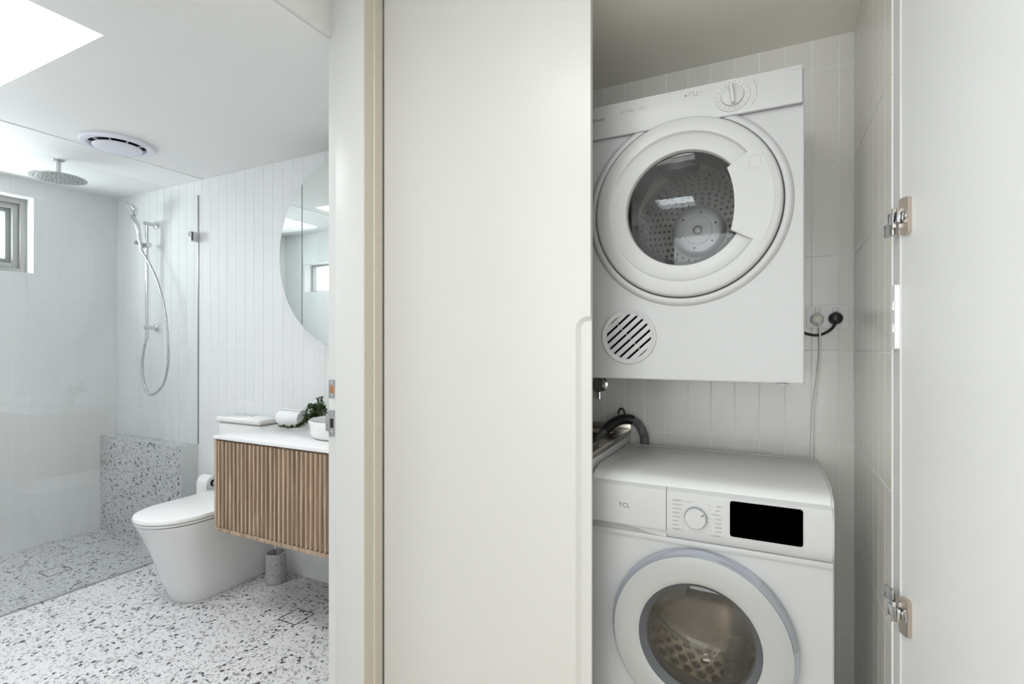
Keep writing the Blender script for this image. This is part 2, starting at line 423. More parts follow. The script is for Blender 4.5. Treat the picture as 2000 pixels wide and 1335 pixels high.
# hall around the camera
struct('wall_hall_front', B(XR + 0.06, 1.6, YF + 0.03, YF + 0.1, 0, 2.7), 'wallpaint')
struct('wall_hall_right', B(1.5, 1.6, -3.0, YF + 0.1, 0, 2.7), 'wallpaint')
bm = bmesh.new()
box(bm, XB, 1.6, -3.1, -3.0, 0, 0.3); box(bm, XB, 1.6, -3.1, -3.0, 2.3, 2.7)
box(bm, XB, -1.05, -3.1, -3.0, 0.3, 2.3); box(bm, 1.35, 1.6, -3.1, -3.0, 0.3, 2.3)
struct('wall_hall_back', bm, 'wallpaint')
w6 = struct('window_6', B(-1.05, 1.35, -3.045, -3.035, 0.3, 2.3), 'winglass', 'wide window at the far end of the hall')
for x in (-1.03, 0.15, 1.33):
    obj('window_frame', B(x - 0.02, x + 0.02, -3.05, -3.0, 0.3, 2.3), 'jamb', w6)
w4 = struct('window_4', B(XB + 0.02, XB + 0.03, -1.65, -0.05, 0.85, 2.25), 'winglass', 'tall window in the hall')
for y in (-1.65, -0.85, -0.05):
    obj('window_frame', B(XB + 0.01, XB + 0.06, y - 0.02, y + 0.02, 0.85, 2.25), 'jamb', w4)
HS = (-0.95, -0.55, -1.82, -1.38); HT = (-1.0, -0.40, -0.35, 0.35)
bm = bmesh.new()
def slab(x0, x1, y0, y1): box(bm, x0, x1, y0, y1, HZ, 2.49)
slab(XH - 0.02, HT[0], -3.0, YF + 0.1); slab(HT[1], 1.6, -3.0, YF + 0.1)
slab(HT[0], HT[1], -3.0, HS[2]); slab(HT[0], HT[1], HS[3], HT[2]); slab(HT[0], HT[1], HT[3], YF + 0.1)
slab(HS[1], HT[1], HS[2], HS[3]); slab(HT[0], HS[0], HS[2], HS[3])
struct('ceiling_hall', bm, 'paint', 'hall ceiling with a small skylight')
struct('window_added', B(HT[0], HT[1], HT[2], HT[3], 2.492, 2.496), 'winglass', 'larger hall skylight pane, unseen and added for light')
struct('window_5', B(HS[0], HS[1], HS[2], HS[3], 2.492, 2.496), 'winglass', 'hall skylight pane')

# ------------------------------------------------------------------ door jamb, seen edge-on beside the bathroom opening
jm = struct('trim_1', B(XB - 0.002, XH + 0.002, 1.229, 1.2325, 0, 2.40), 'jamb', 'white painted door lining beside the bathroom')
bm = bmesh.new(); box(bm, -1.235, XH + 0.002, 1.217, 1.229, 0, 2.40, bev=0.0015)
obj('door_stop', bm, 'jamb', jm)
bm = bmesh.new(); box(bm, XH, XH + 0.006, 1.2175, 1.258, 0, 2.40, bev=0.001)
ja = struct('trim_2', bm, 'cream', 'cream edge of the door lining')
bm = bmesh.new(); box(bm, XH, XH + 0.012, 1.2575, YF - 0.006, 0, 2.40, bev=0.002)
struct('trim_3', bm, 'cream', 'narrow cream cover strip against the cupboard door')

def strike(z0, z1, hz0, hz1, hm, label, lip=False):
    t = thing('strike_plate', label, 'strike plate', (XB + 0.012, 1.229, z0), 'strike plates on the door lining')
    y0, y1 = 1.2265, 1.229
    x0, x1 = XB, XB + 0.025
    hx0, hx1 = XB + 0.006, XB + 0.021
    bm = bmesh.new()
    box(bm, x0, x1, y0, y1, z0, hz0); box(bm, x0, x1, y0, y1, hz1, z1)
    box(bm, x0, hx0, y0, y1, hz0, hz1); box(bm, hx1, x1, y0, y1, hz0, hz1)
    p = obj('plate', bm, 'satin', t)
    obj('latch_hole', B(hx0, hx1, y0 + 0.0012, y0 + 0.0022, hz0, hz1), hm, t, label='opening of the strike plate')
    for zz in ((z0 + hz0) / 2, (z1 + hz1) / 2):
        obj('screw', L((XB + 0.0125, y0, zz), [(0.0, -0.0007), (0.003, -0.0005), (0.0036, 0.0)], 'Y', seg=12), 'chrome', t)
    if lip:
        obj('lip', B(XB - 0.014, XB, y0, y0 + 0.002, hz0 - 0.012, hz1 + 0.014, bev=0.0008), 'satin', t)
strike(1.046, 1.104, 1.062, 1.085, 'rawwood', 'upper steel strike plate with raw wood showing in its hole')
strike(0.923, 1.007, 0.950, 0.980, 'gasket', 'lower steel strike plate with a lip and a dark hole', True)

# ------------------------------------------------------------------ tiles
TW, THT, GAP = 0.077, 0.302, 0.0024
ROWS = [0.0] + [0.2934 + THT * k for k in range(7)] + [ZC]
def tile_mesh(wd, ht, m):
    bm = bmesh.new(); d = 0.0016; i = 0.0008
    a, b = wd / 2 - GAP / 2, ht / 2 - GAP / 2
    def ring(x, z, y): return [bm.verts.new(p) for p in ((-x, y, -z), (x, y, -z), (x, y, z), (-x, y, z))]
    R0 = ring(a, b, d); R1 = ring(a, b, 0.0005); R2 = ring(a - i, b - i, 0.0)
    for A, D in ((R0, R1), (R1, R2)):
        for k in range(4):
            bm.faces.new((A[k], A[(k + 1) % 4], D[(k + 1) % 4], D[k]))
    bm.faces.new(R2)
    return mesh_of('tile', bm, m, False)
cache = {}
def put_tile(parent, m, a0, a1, z0, z1, axis, pos):
    if a1 - a0 < 0.006 or z1 - z0 < 0.006: return
    key = (round(a1 - a0, 3), round(z1 - z0, 3), m)
    if key not in cache: cache[key] = tile_mesh(a1 - a0, z1 - z0, m)
    o = bpy.data.objects.new('tile', cache[key]); C.objects.link(o); o.parent = parent
    ca, cz = (a0 + a1) / 2, (z0 + z1) / 2
    jx, jz = random.gauss(0, 0.0006), random.gauss(0, 0.0004)
    if axis == 'Y': o.location = (ca, pos, cz); o.rotation_euler = (jz, 0, jx)
    elif axis == 'X+': o.location = (pos, ca, cz); o.rotation_euler = (jz, 0, PI / 2 + jx)   # faces +X
    else: o.location = (pos, ca, cz); o.rotation_euler = (jz, 0, -PI / 2 + jx)               # faces -X
def tile_wall(parent, m, cols, axis, pos, hole=None, skip=None):
    for a0, a1 in zip(cols, cols[1:]):
        for z0, z1 in zip(ROWS, ROWS[1:]):
            rects = [(a0, a1, z0, z1)]
            if hole:
                h0, h1, g0, g1 = hole
                if a0 < h1 and a1 > h0 and z0 < g1 and z1 > g0:
                    rects = []
                    if z0 < g0: rects.append((a0, a1, z0, g0))
                    if z1 > g1: rects.append((a0, a1, g1, z1))
                    if a0 < h0: rects.append((a0, h0, max(z0, g0), min(z1, g1)))
                    if a1 > h1: rects.append((h1, a1, max(z0, g0), min(z1, g1)))
            for r in rects:
                if skip and skip(r): continue
                put_tile(parent, m, *r, axis, pos)
cols = [XL + TW * k for k in range(36)]
cols = [c for c in cols if c < XB - 0.01] + [XB]
LG_Y, LG_Z, LG_X1 = 1.842, 0.616, -3.086
tile_wall(wall_bath, 'tile', cols, 'Y', YB, skip=lambda r: r[1] < LG_X1 and r[3] < LG_Z)
cols = sorted([1.9305 - TW * k for k in range(15)] + [YB])
tile_wall(wall_shower, 'tile', cols, 'X+', XL, hole=(WY0, WY1, WZ0, WZ1), skip=lambda r: r[0] > LG_Y and r[3] < LG_Z)
TL = 0.0765
cols = [-0.341 + TL * k for k in range(-4, 8)] + [XR]
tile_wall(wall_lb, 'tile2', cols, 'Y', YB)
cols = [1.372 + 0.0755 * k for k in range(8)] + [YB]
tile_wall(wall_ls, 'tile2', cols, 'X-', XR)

# ------------------------------------------------------------------ windows
FX = XL - 0.086
wn = struct('window_1', B(FX - 0.035, FX - 0.030, WY0 + 0.07, WY1 - 0.08, WZ0 + 0.07, WZ1 - 0.07), 'winglass', 'small grey framed shower window')
def frame(bm, y0, y1, z0, z1, wdt, x0, x1, bev=0.003):
    box(bm, x0, x1, y0, y0 + wdt, z0, z1, bev=bev); box(bm, x0, x1, y1 - wdt, y1, z0, z1, bev=bev)
    box(bm, x0, x1, y0 + wdt, y1 - wdt, z1 - wdt, z1, bev=bev); box(bm, x0, x1, y0 + wdt, y1 - wdt, z0, z0 + wdt, bev=bev)
bm = bmesh.new(); frame(bm, WY0, WY1 + 0.0, WZ0, WZ1, 0.036, FX - 0.05, FX); obj('window_frame', bm, 'alu', wn)
bm = bmesh.new(); frame(bm, WY0 + 0.036, WY1 - 0.036, WZ0 + 0.036, WZ1 - 0.036, 0.03, FX - 0.055, FX - 0.018); obj('sash', bm, 'alu', wn)
bm = bmesh.new(); frame(bm, WY0 + 0.066, WY1 - 0.066, WZ0 + 0.066, WZ1 - 0.066, 0.026, FX - 0.09, FX - 0.04); obj('inner_frame', bm, 'aludark', wn)
bm = bmesh.new(); frame(bm, WY0, WY1, WZ0, WZ1, 0.005, FX, XL, bev=0.0); obj('reveal_lining', bm, 'shelfwhite', wn)
w2 = struct('window_2', B(-3.72, -2.95, YO - 0.10, YO - 0.095, 1.68, 1.93), 'winglass', 'narrow window opposite the round mirror')
bm = bmesh.new()
for z in (1.68, 1.915): box(bm, -3.72, -2.95, YO - 0.12, YO - 0.08, z, z + 0.015)
for x in (-3.72, -2.965): box(bm, x, x + 0.015, YO - 0.12, YO - 0.08, 1.695, 1.915)
obj('window_frame', bm, 'alu', w2)

# ------------------------------------------------------------------ shower
lg = obj('shower_ledge', B(XL + 0.002, LG_X1, LG_Y, YB - 0.0005, 0, LG_Z, bev=0.0015), 'terrazzo', at=(-3.52, 1.89, 0), smooth=False)
obj('end_panel', B(LG_X1, LG_X1 + 0.0012, LG_Y, YB, 0, LG_Z), 'tile', lg, smooth=False, label='white tiled end of the ledge')
tag(lg, 'low white terrazzo ledge along the shower wall', 'ledge')

GX = -3.076
sc = thing('shower_screen', 'frameless clear glass shower screen standing beside the toilet', 'shower screen', (GX, 1.4, 0.0))
obj('glass_panel', B(GX - 0.004, GX + 0.004, 0.75, YB - 0.004, 0.004, 2.112), 'glass', sc)
obj('floor_channel', B(GX - 0.0055, GX + 0.0055, 0.75, LG_Y + 0.09, 0.0, 0.005), 'satin', sc)
br = obj('wall_bracket', B(GX - 0.012, GX + 0.012, YB - 0.052, YB - 0.001, 1.830, 1.886, bev=0.002), 'chrome', sc)
obj('clamp_plate', B(GX + 0.012, GX + 0.016, YB - 0.052, YB - 0.040, 1.832, 1.884, bev=0.001), 'greyrub', br)
obj('edge_seal', B(GX - 0.005, GX + 0.005, YB - 0.004, YB - 0.0005, 0.62, 2.112), 'alu', sc)

rh = thing('rain_shower_head', 'round chrome rain shower head hanging from the ceiling', 'shower head', (-3.395, 1.385, ZC - 0.003))
c = (-3.395, 1.385, 0)
obj('flange', L(c, [(0, 2.1925), (0.020, 2.1925), (0.026, 2.196), (0.027, 2.2)], seg=32), 'chrome', rh)
obj('arm', L(c, [(0.011, 2.195), (0.011, 2.13), (0.017, 2.12), (0.017, 2.112)], seg=20), 'chrome', rh)
hd = obj('spray_plate', L(c, [(0, 2.113), (0.03, 2.113), (0.118, 2.107), (0.122, 2.104), (0.121, 2.101), (0.115, 2.100), (0, 2.100)], seg=48), 'satin', rh)
bm = bmesh.new()
for rr, nn in ((0.015, 6), (0.032, 12), (0.049, 18), (0.066, 24), (0.083, 30), (0.100, 36)):
    for k in range(nn):
        a = 2 * PI * k / nn + rr * 9
        lathe(bm, (c[0] + rr * math.cos(a), c[1] + rr * math.sin(a), 2.1), [(0.0026, 0.0005), (0.0018, -0.002), (0, -0.0022)], seg=6)
obj('nozzles', bm, 'greyrub', hd, kind='stuff')

RX, RY = -3.50, 1.878
sh = thing('hand_shower', 'chrome hand shower on a vertical rail with a looping hose', 'hand shower', (RX, RY, 1.29))
obj('rail', T([(RX, RY, 1.295), (RX, RY, 1.985)], 0.0095, 14), 'chrome', sh)
for z in (1.322, 1.975):
    a = obj('rail_bracket', L((RX, YB, z), [(0.0, -0.075), (0.012, -0.074), (0.0125, -0.066), (0.0115, -0.02), (0.0125, -0.014), (0.023, -0.010), (0.024, -0.001)], 'Y', seg=24), 'chrome', sh)
sl = obj('slider', T([(RX - 0.035, RY - 0.004, 1.837), (RX + 0.03, RY - 0.004, 1.837)], 0.0165, 16), 'chrome', sh)
obj('cradle', T([(RX - 0.012, RY - 0.022, 1.840), (RX - 0.016, RY - 0.058, 1.850)], [0.014, 0.013], 12), 'chrome', sl)
hp = [(RX - 0.002, RY - 0.03, 1.80), (RX - 0.004, RY - 0.04, 1.86), (RX - 0.006, RY - 0.045, 1.92), (RX - 0.004, RY - 0.06, 1.97), (RX, RY - 0.085, 2.01)]
obj('handle', T(spline(hp), [0.010 + 0.004 * i / 32 for i in range(33)], 14), 'chrome', sh)
hd_dir = Vector((-0.25, -0.80, -0.42)).normalized(); u_ = hd_dir.orthogonal().normalized(); v_ = hd_dir.cross(u_)
hh = obj('spray_head', L((RX, RY - 0.082, 2.045), [(0, -0.024), (0.020, -0.022), (0.042, -0.004), (0.047, 0.004), (0.046, 0.010), (0.040, 0.012), (0, 0.013)], (u_, v_, hd_dir), seg=32), 'chrome', sh)
obj('spray_face', L((RX, RY - 0.082, 2.045), [(0.037, 0.0125), (0.035, 0.015), (0, 0.0155)], (u_, v_, hd_dir), seg=24), 'alu', hh)
hz = [(RX - 0.002, RY - 0.03, 1.80), (-3.445, 1.862, 1.72), (-3.35, 1.865, 1.58), (-3.29, 1.87, 1.40), (-3.262, 1.87, 1.20), (-3.268, 1.87, 1.08), (-3.32, 1.87, 0.965), (-3.43, 1.87, 0.905), (-3.50, 1.87, 0.94), (-3.535, 1.87, 1.05), (-3.525, 1.872, 1.17), (-3.502, 1.876, 1.25), (RX, RY, 1.30)]
obj('hose', T(spline(hz, 10), 0.0072, 10), 'satin', sh)
obj('hose_outlet', L((RX, RY, 1.245), [(0.0085, 0), (0.010, 0.01), (0.010, 0.05), (0, 0.051)], seg=16), 'chrome', sh)

fan = thing('exhaust_fan', 'round white exhaust fan grille on the bathroom ceiling', 'exhaust fan', (-2.865, 1.405, ZC))
c = (-2.865, 1.405, ZC)
obj('outer_ring', L(c, [(0.150, -0.0005), (0.151, -0.006), (0.146, -0.016), (0.130, -0.019), (0.117, -0.015), (0.114, -0.004)], seg=64), 'fanplastic', fan)
obj('recess', L(c, [(0.115, -0.003), (0, -0.003)], seg=48), 'void', fan)
obj('cover_plate', L(c, [(0.0, -0.030), (0.06, -0.0295), (0.096, -0.027), (0.101, -0.024), (0.100, -0.020), (0.09, -0.018)], seg=64), 'fanplastic', fan)
for k in range(10):
    a = 2 * PI * k / 10 + 0.2
    obj('spoke', B(-0.002, 0.002, 0.094, 0.116, -0.019, -0.013), 'fanplastic', fan).matrix_local = Matrix.Rotation(a, 4, 'Z') @ Matrix.Translation(Vector(c))

def grate(label, cx, cy, s=0.055):
    t = thing('floor_waste', label, 'floor drain', (cx, cy, 0))
    bm = bmesh.new()
    for a, b, d, e in ((-s, s, -s, -s + 0.0045), (-s, s, s - 0.0045, s), (-s, -s + 0.0045, -s + 0.0045, s - 0.0045), (s - 0.0045, s, -s + 0.0045, s - 0.0045)):
        box(bm, cx + a, cx + b, cy + d, cy + e, -0.002, 0.0008)
    obj('frame', bm, 'gasket', t, smooth=False)
    obj('insert', B(cx - s + 0.005, cx + s - 0.005, cy - s + 0.005, cy + s - 0.005, -0.003, 0.0005), 'terrazzo', t, smooth=False)
grate('square terrazzo-filled drain in the shower floor behind the glass', -3.44, 1.39)
grate('square terrazzo-filled drain in front of the wooden vanity', -1.90, 1.64)

# ------------------------------------------------------------------ toilet
TX = -2.53
to = thing('toilet', 'white back-to-wall toilet with closed lid beside the vanity', 'toilet', (TX, 1.65, 0))
def loop_sec(yf, hw, z, n=40, yb=YB - 0.008, sq=2.3):
    """D-shaped outline: rounded front, square back"""
    pts = []; ym = yf + hw * 1.15
    for i in range(n + 1):
        a = PI * i / n
        cx, sy = math.cos(a), math.sin(a)
        x = hw * math.copysign(abs(cx) ** (2 / sq), cx); y = ym - (ym - yf) * abs(sy) ** (2 / sq)
        pts.append((TX + x, y, z))
    pts.append((TX - hw, yb, z)); pts.append((TX + hw, yb, z))
    return pts
def loft(bm, secs, cap0=True, cap1=True):
    R = [[bm.verts.new(p) for p in s] for s in secs]; n = len(R[0])
    for A, D in zip(R, R[1:]):
        for i in range(n):
            j = (i + 1) % n; bm.faces.new((A[i], A[j], D[j], D[i]))
    if cap0: bm.faces.new(R[0][::-1])
    if cap1: bm.faces.new(R[-1])
bm = bmesh.new()
loft(bm, [loop_sec(1.475, 0.118, 0.0), loop_sec(1.468, 0.122, 0.012), loop_sec(1.44, 0.130, 0.10), loop_sec(1.40, 0.145, 0.22), loop_sec(1.352, 0.166, 0.34), loop_sec(1.330, 0.176, 0.388), loop_sec(1.333, 0.175, 0.394), loop_sec(1.345, 0.166, 0.396)])
obj('pan', bm, 'ceramic', to)
def lid_sec(d, z):
    s = loop_sec(1.318 + d, 0.180 - d, z, yb=1.78 - d, sq=2.15); return s
bm = bmesh.new(); loft(bm, [lid_sec(0.008, 0.399), lid_sec(0.003, 0.400), lid_sec(0.002, 0.409), lid_sec(0.006, 0.411)])
obj('seat', bm, 'ceramic', to)
bm = bmesh.new(); loft(bm, [lid_sec(0.006, 0.4125), lid_sec(0.0, 0.414), lid_sec(0.0, 0.424), lid_sec(0.004, 0.430), lid_sec(0.02, 0.4325)])
obj('lid', bm, 'ceramic', to)
ci = obj('cistern', B(TX - 0.158, TX + 0.182, 1.80, YB - 0.002, 0.38, 0.797, bev=0.012, seg=3), 'ceramic', to)
cl = obj('cistern_lid', B(TX - 0.164, TX + 0.188, 1.79, YB - 0.001, 0.799, 0.830, bev=0.010, seg=3), 'ceramic', to)
obj('flush_button', L((TX + 0.012, 1.865, 0.830), [(0.027, 0.0), (0.026, 0.003), (0.0, 0.0035)], seg=32), 'chrome', cl)

tp = thing('toilet_roll', 'white toilet paper roll on its wall holder behind the toilet', 'toilet roll', (-2.875, 1.875, 0.43))
obj('paper', L((-2.93, 1.875, 0.43), [(0.021, 0), (0.038, 0.0), (0.04, 0.002), (0.04, 0.090), (0.038, 0.092), (0.021, 0.092), (0.021, 0.0)], 'X', seg=40), 'paper', tp)
obj('core', L((-2.93, 1.875, 0.43), [(0.0205, 0.0), (0.0205, 0.0915), (0.0185, 0.0915), (0.0185, 0.0)], 'X', seg=32), 'midgrey', tp)
obj('spindle', T([(-2.945, 1.875, 0.43), (-2.832, 1.875, 0.43)], 0.009, 14), 'chrome', tp)
obj('holder_arm', T([(-2.945, 1.875, 0.43), (-2.945, YB - 0.001, 0.43)], 0.008, 12), 'chrome', tp)
obj('loose_sheet', B(-2.93, -2.838, 1.834, 1.8355, 0.36, 0.43), 'paper', tp)

tb = thing('toilet_brush', 'toilet brush in a speckled stone cup under the vanity', 'toilet brush', (-2.275, 1.835, 0))
obj('cup', L((-2.275, 1.835, 0), [(0, 0.0005), (0.045, 0.0005), (0.049, 0.005), (0.050, 0.15), (0.049, 0.152), (0.043, 0.152), (0.042, 0.148), (0.041, 0.02), (0, 0.018)], seg=48), 'rock', tb)
obj('handle', T([(-2.280, 1.835, 0.03), (-2.280, 1.835, 0.33)], 0.0065, 14), 'chrome', tb)
obj('brush_head', L((-2.280, 1.835, 0.022), [(0, 0), (0.026, 0.005), (0.028, 0.06), (0.01, 0.075)], seg=24), 'plastic', tb)

# ------------------------------------------------------------------ vanity
VX0, VX1, VY, VZ0, VZ1 = -2.232, XB - 0.004, 1.478, 0.385, 0.795
va = thing('vanity_cabinet', 'wall-hung oak vanity with vertical slatted front', 'vanity', ((VX0 + VX1) / 2, 1.7, VZ0))
bm = bmesh.new(); box(bm, VX0 + 0.016, VX1 - 0.016, VY + 0.022, YB - 0.004, VZ0 + 0.018, VZ1 - 0.006)
obj('carcass', bm, 'wood', va, smooth=False)
for x in (VX0, VX1 - 0.016):
    obj('side_panel', B(x, x + 0.016, VY - 0.001, YB - 0.004, VZ0, VZ1, bev=0.001), 'wood', va, smooth=False)
obj('bottom_panel', B(VX0 + 0.016, VX1 - 0.016, VY - 0.001, YB - 0.004, VZ0, VZ0 + 0.016, bev=0.001), 'wood', va, smooth=False)
PITCH = 0.0259
nsl = int((VX1 - VX0 - 0.036) / PITCH)
bm = bmesh.new()
prism(bm, [(-0.0075, 0.0230), (-0.0056, 0.0012), (-0.0046, 0.0), (0.0038, 0.0), (0.0048, 0.0012), (0.0075, 0.0230)], 'XY', VZ0 + 0.019, VZ1 - 0.008)
sm = mesh_of('slat', bm, 'wood', False)
for k in range(nsl + 1):
    o = bpy.data.objects.new('slat', sm); C.objects.link(o); o.parent = va
    o.location = Vector((VX0 + 0.028 + PITCH * k, VY, 0)) - ORG[va.name]
ct = obj('countertop', B(VX0 - 0.002, VX1, VY - 0.004, YB - 0.002, VZ1 + 0.0005, VZ1 + 0.016, bev=0.0015), 'stone', at=(-1.75, 1.7, VZ1))
tag(ct, 'thin glossy white countertop on the oak vanity', 'countertop')
CT = VZ1 + 0.0165

bs = thing('basin', 'round white ceramic vessel basin on the vanity top', 'basin', (-1.69, 1.722, CT))
obj('bowl', L((-1.69, 1.722, CT), [(0, 0), (0.118, 0), (0.132, 0.004), (0.142, 0.016), (0.152, 0.074), (0.151, 0.077), (0.148, 0.078), (0.145, 0.075), (0.134, 0.026), (0.10, 0.014), (0.0, 0.010)], seg=64), 'ceramic', bs)
obj('drain_cap', L((-1.69, 1.722, CT + 0.010), [(0.028, 0.0), (0.027, 0.004), (0, 0.006)], seg=24), 'chrome', bs)

bm = bmesh.new()
tw_c = (-2.19, 1.80, CT + 0.044)
ns = 160; tn = 5.2; pts = []
for i in range(ns + 1):
    t = i / ns; a = t * tn * 2 * PI; r = 0.004 + 0.040 * t; pts.append((r * math.cos(a + 0.6), r * math.sin(a + 0.6)))
R = []
for xx, sc_ in ((0.0, 0.97), (0.006, 1.0), (0.144, 1.0), (0.15, 0.97)):
    R.append([bm.verts.new((tw_c[0] + xx, tw_c[1] + p[0] * sc_, tw_c[2] + p[1] * sc_)) for p in pts])
for A, D in zip(R, R[1:]):
    for i in range(ns): bm.faces.new((A[i], A[i + 1], D[i + 1], D[i]))
me_t = obj('rolled_towel', bm, 'towel', at=(tw_c[0] + 0.095, tw_c[1], CT))
md = me_t.modifiers.new('thickness', 'SOLIDIFY'); md.thickness = 0.0062; md.offset = -1
tag(me_t, 'rolled white towel lying at the back of the vanity top', 'towel')

pl = thing('potted_plant', 'small trailing green plant in a white pot behind the basin', 'plant', (-1.955, 1.83, CT))
obj('pot', L((-1.955, 1.832, CT), [(0, 0.0), (0.030, 0.0), (0.038, 0.055), (0.036, 0.057), (0.033, 0.05), (0.0, 0.048)], seg=32), 'ceramic', pl)
def leaf(bm, p, d, size):
    d = d.normalized(); s = d.cross(Vector((0, 0, 1)))
    if s.length < 0.1: s = Vector((1, 0, 0))
    s.normalize(); nrm = s.cross(d)
    ring = [p, p + d * size * 0.35 + s * size * 0.34 + nrm * size * 0.1, p + d * size * 0.8 + s * size * 0.24, p + d * size + nrm * size * -0.05, p + d * size * 0.8 - s * size * 0.24, p + d * size * 0.35 - s * size * 0.34 + nrm * size * 0.1]
    vv = [bm.verts.new(q) for q in ring]; mv = bm.verts.new(p + d * size * 0.5 - nrm * size * 0.06)
    for i in range(6): bm.faces.new((vv[i], vv[(i + 1) % 6], mv))
bl = bmesh.new(); bst = bmesh.new()
base = Vector((-1.955, 1.832, CT + 0.052))
rnd = random.Random(3)
paths = []
for k in range(15):
    a = rnd.uniform(0, 2 * PI); rr = rnd.uniform(0.02, 0.062); h = rnd.uniform(0.02, 0.07)
    tip = base + Vector((rr * math.cos(a), rr * math.sin(a) * 0.6 - 0.012, h))
    drop = tip + Vector((0.022 * math.cos(a), 0.014 * math.sin(a), -rnd.uniform(0.01, 0.06)))
    paths.append([base, base.lerp(tip, 0.5) + Vector((0, 0, 0.02)), tip, drop])
paths.append([base, base + Vector((0.0, 0.0, 0.06)), base + Vector((0.004, 0, 0.098))])
paths.append([base, base + Vector((-0.012, 0.0, 0.05)), base + Vector((-0.022, 0, 0.085))])
FL = CT + 0.010
for q in range(3):
    o_ = Vector((0.008 * q - 0.008, 0.006 * q, 0.006 * q))
    paths.append([base, Vector((-1.985, 1.795, CT + 0.055)) + o_, Vector((-1.995, 1.765, CT + 0.028)) + o_, Vector((-2.010, 1.742, FL)) + o_])
paths.append([base, Vector((-1.985, 1.795, CT + 0.05)), Vector((-2.000, 1.752, CT + 0.02)), Vector((-2.035, 1.728, FL)), Vector((-2.075, 1.726, FL)), Vector((-2.120, 1.728, FL))])
for pth in paths:
    sp_ = spline(pth, 8); tube(bst, sp_, 0.0016, 5)
    for i, p in enumerate(sp_[2:]):
        for _ in range(2):
            d = Vector((rnd.uniform(-1, 1), rnd.uniform(-1, 1), rnd.uniform(-0.1, 1.0)))
            leaf(bl, p, d, rnd.uniform(0.013, 0.020))
obj('foliage', bl, 'leaf', pl, smooth=False, kind='stuff')
obj('stems', bst, 'stem', pl, kind='stuff')

# round mirror cabinet with three doors
MX, MZ, MR, MY = -1.752, 1.654, 0.454, 1.80
mc = thing('mirror_cabinet', 'round frameless mirror cabinet with three doors above the vanity', 'mirror cabinet', (MX, 1.87, MZ - MR))
def seg_poly(x0, x1, R, n=40):
    top, bot = [], []
    for i in range(n + 1):
        x = x0 + (x1 - x0) * (0.5 - 0.5 * math.cos(PI * i / n)); h = math.sqrt(max(R * R - x * x, 0))
        top.append((MX + x, MZ + h)); bot.append((MX + x, MZ - h))
    out = bot + top[::-1]; res = []
    for p in out:
        if not res or (abs(p[0] - res[-1][0]) + abs(p[1] - res[-1][1])) > 1e-5: res.append(p)
    if abs(res[0][0] - res[-1][0]) + abs(res[0][1] - res[-1][1]) < 1e-5: res.pop()
    return res
obj('case', L((MX, 0, MZ), [(0, MY + 0.021), (MR - 0.012, MY + 0.021), (MR - 0.012, YB - 0.001), (0, YB - 0.001)], 'Y', seg=96), 'plastic', mc)
for x0, x1 in ((-MR, -0.2965), (-0.2915, 0.2915), (0.2965, MR)):
    bm = bmesh.new(); prism(bm, seg_poly(x0, x1, MR - 0.0008), 'XZ', MY, MY + 0.0035)
    d_ = obj('mirror_door', bm, 'mirror', mc, smooth=False)
    bm = bmesh.new(); prism(bm, seg_poly(x0, x1, MR), 'XZ', MY + 0.0036, MY + 0.019)
    obj('door_backing', bm, 'mirroredge', d_, smooth=False)

# ------------------------------------------------------------------ cupboard doors
def arc(cx, cz, r, a0, a1, n=10):
    return [(cx + r * math.cos(a0 + (a1 - a0) * i / n), cz + r * math.sin(a0 + (a1 - a0) * i / n)) for i in range(n + 1)]
DX0, DX1 = XH + 0.014, -0.421
ld = thing('cupboard_door', 'closed tall warm white cupboard door with recessed finger pull', 'cupboard door', ((DX0 + DX1) / 2, YF + 0.009, 0.01))
Zt, Zn, gw, rr = 2.38, 1.292, 0.041, 0.034
bm = bmesh.new()
poly = [(DX0, 0.01), (DX1 - gw, 0.01)] + arc(DX1 - gw + rr, Zn - rr, rr, PI, PI / 2) + [(DX1, Zn), (DX1, Zt), (DX0, Zt)]
n = len(poly)
# front layer with a sloped rebate wall, front outline -> rebate floor outline
ch = 0.012
inner = [(DX0, 0.01), (DX1 - gw + ch, 0.01)] + arc(DX1 - gw + rr, Zn - rr, rr - ch, PI, PI / 2) + [(DX1, Zn - ch), (DX1, Zt), (DX0, Zt)]
y0, y1, y2 = YF, YF + 0.009, YF + 0.018
F = [bm.verts.new((a, y0, b)) for a, b in poly]; bm.faces.new(F)
G = [bm.verts.new((a, y1, b)) for a, b in inner]
for i in range(n):
    j = (i + 1) % n; bm.faces.new((F[i], F[j], G[j], G[i]))
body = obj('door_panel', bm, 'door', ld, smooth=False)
obj('back_panel', B(DX0, DX1, y1, y2, 0.01, Zt), 'door', ld, smooth=False)

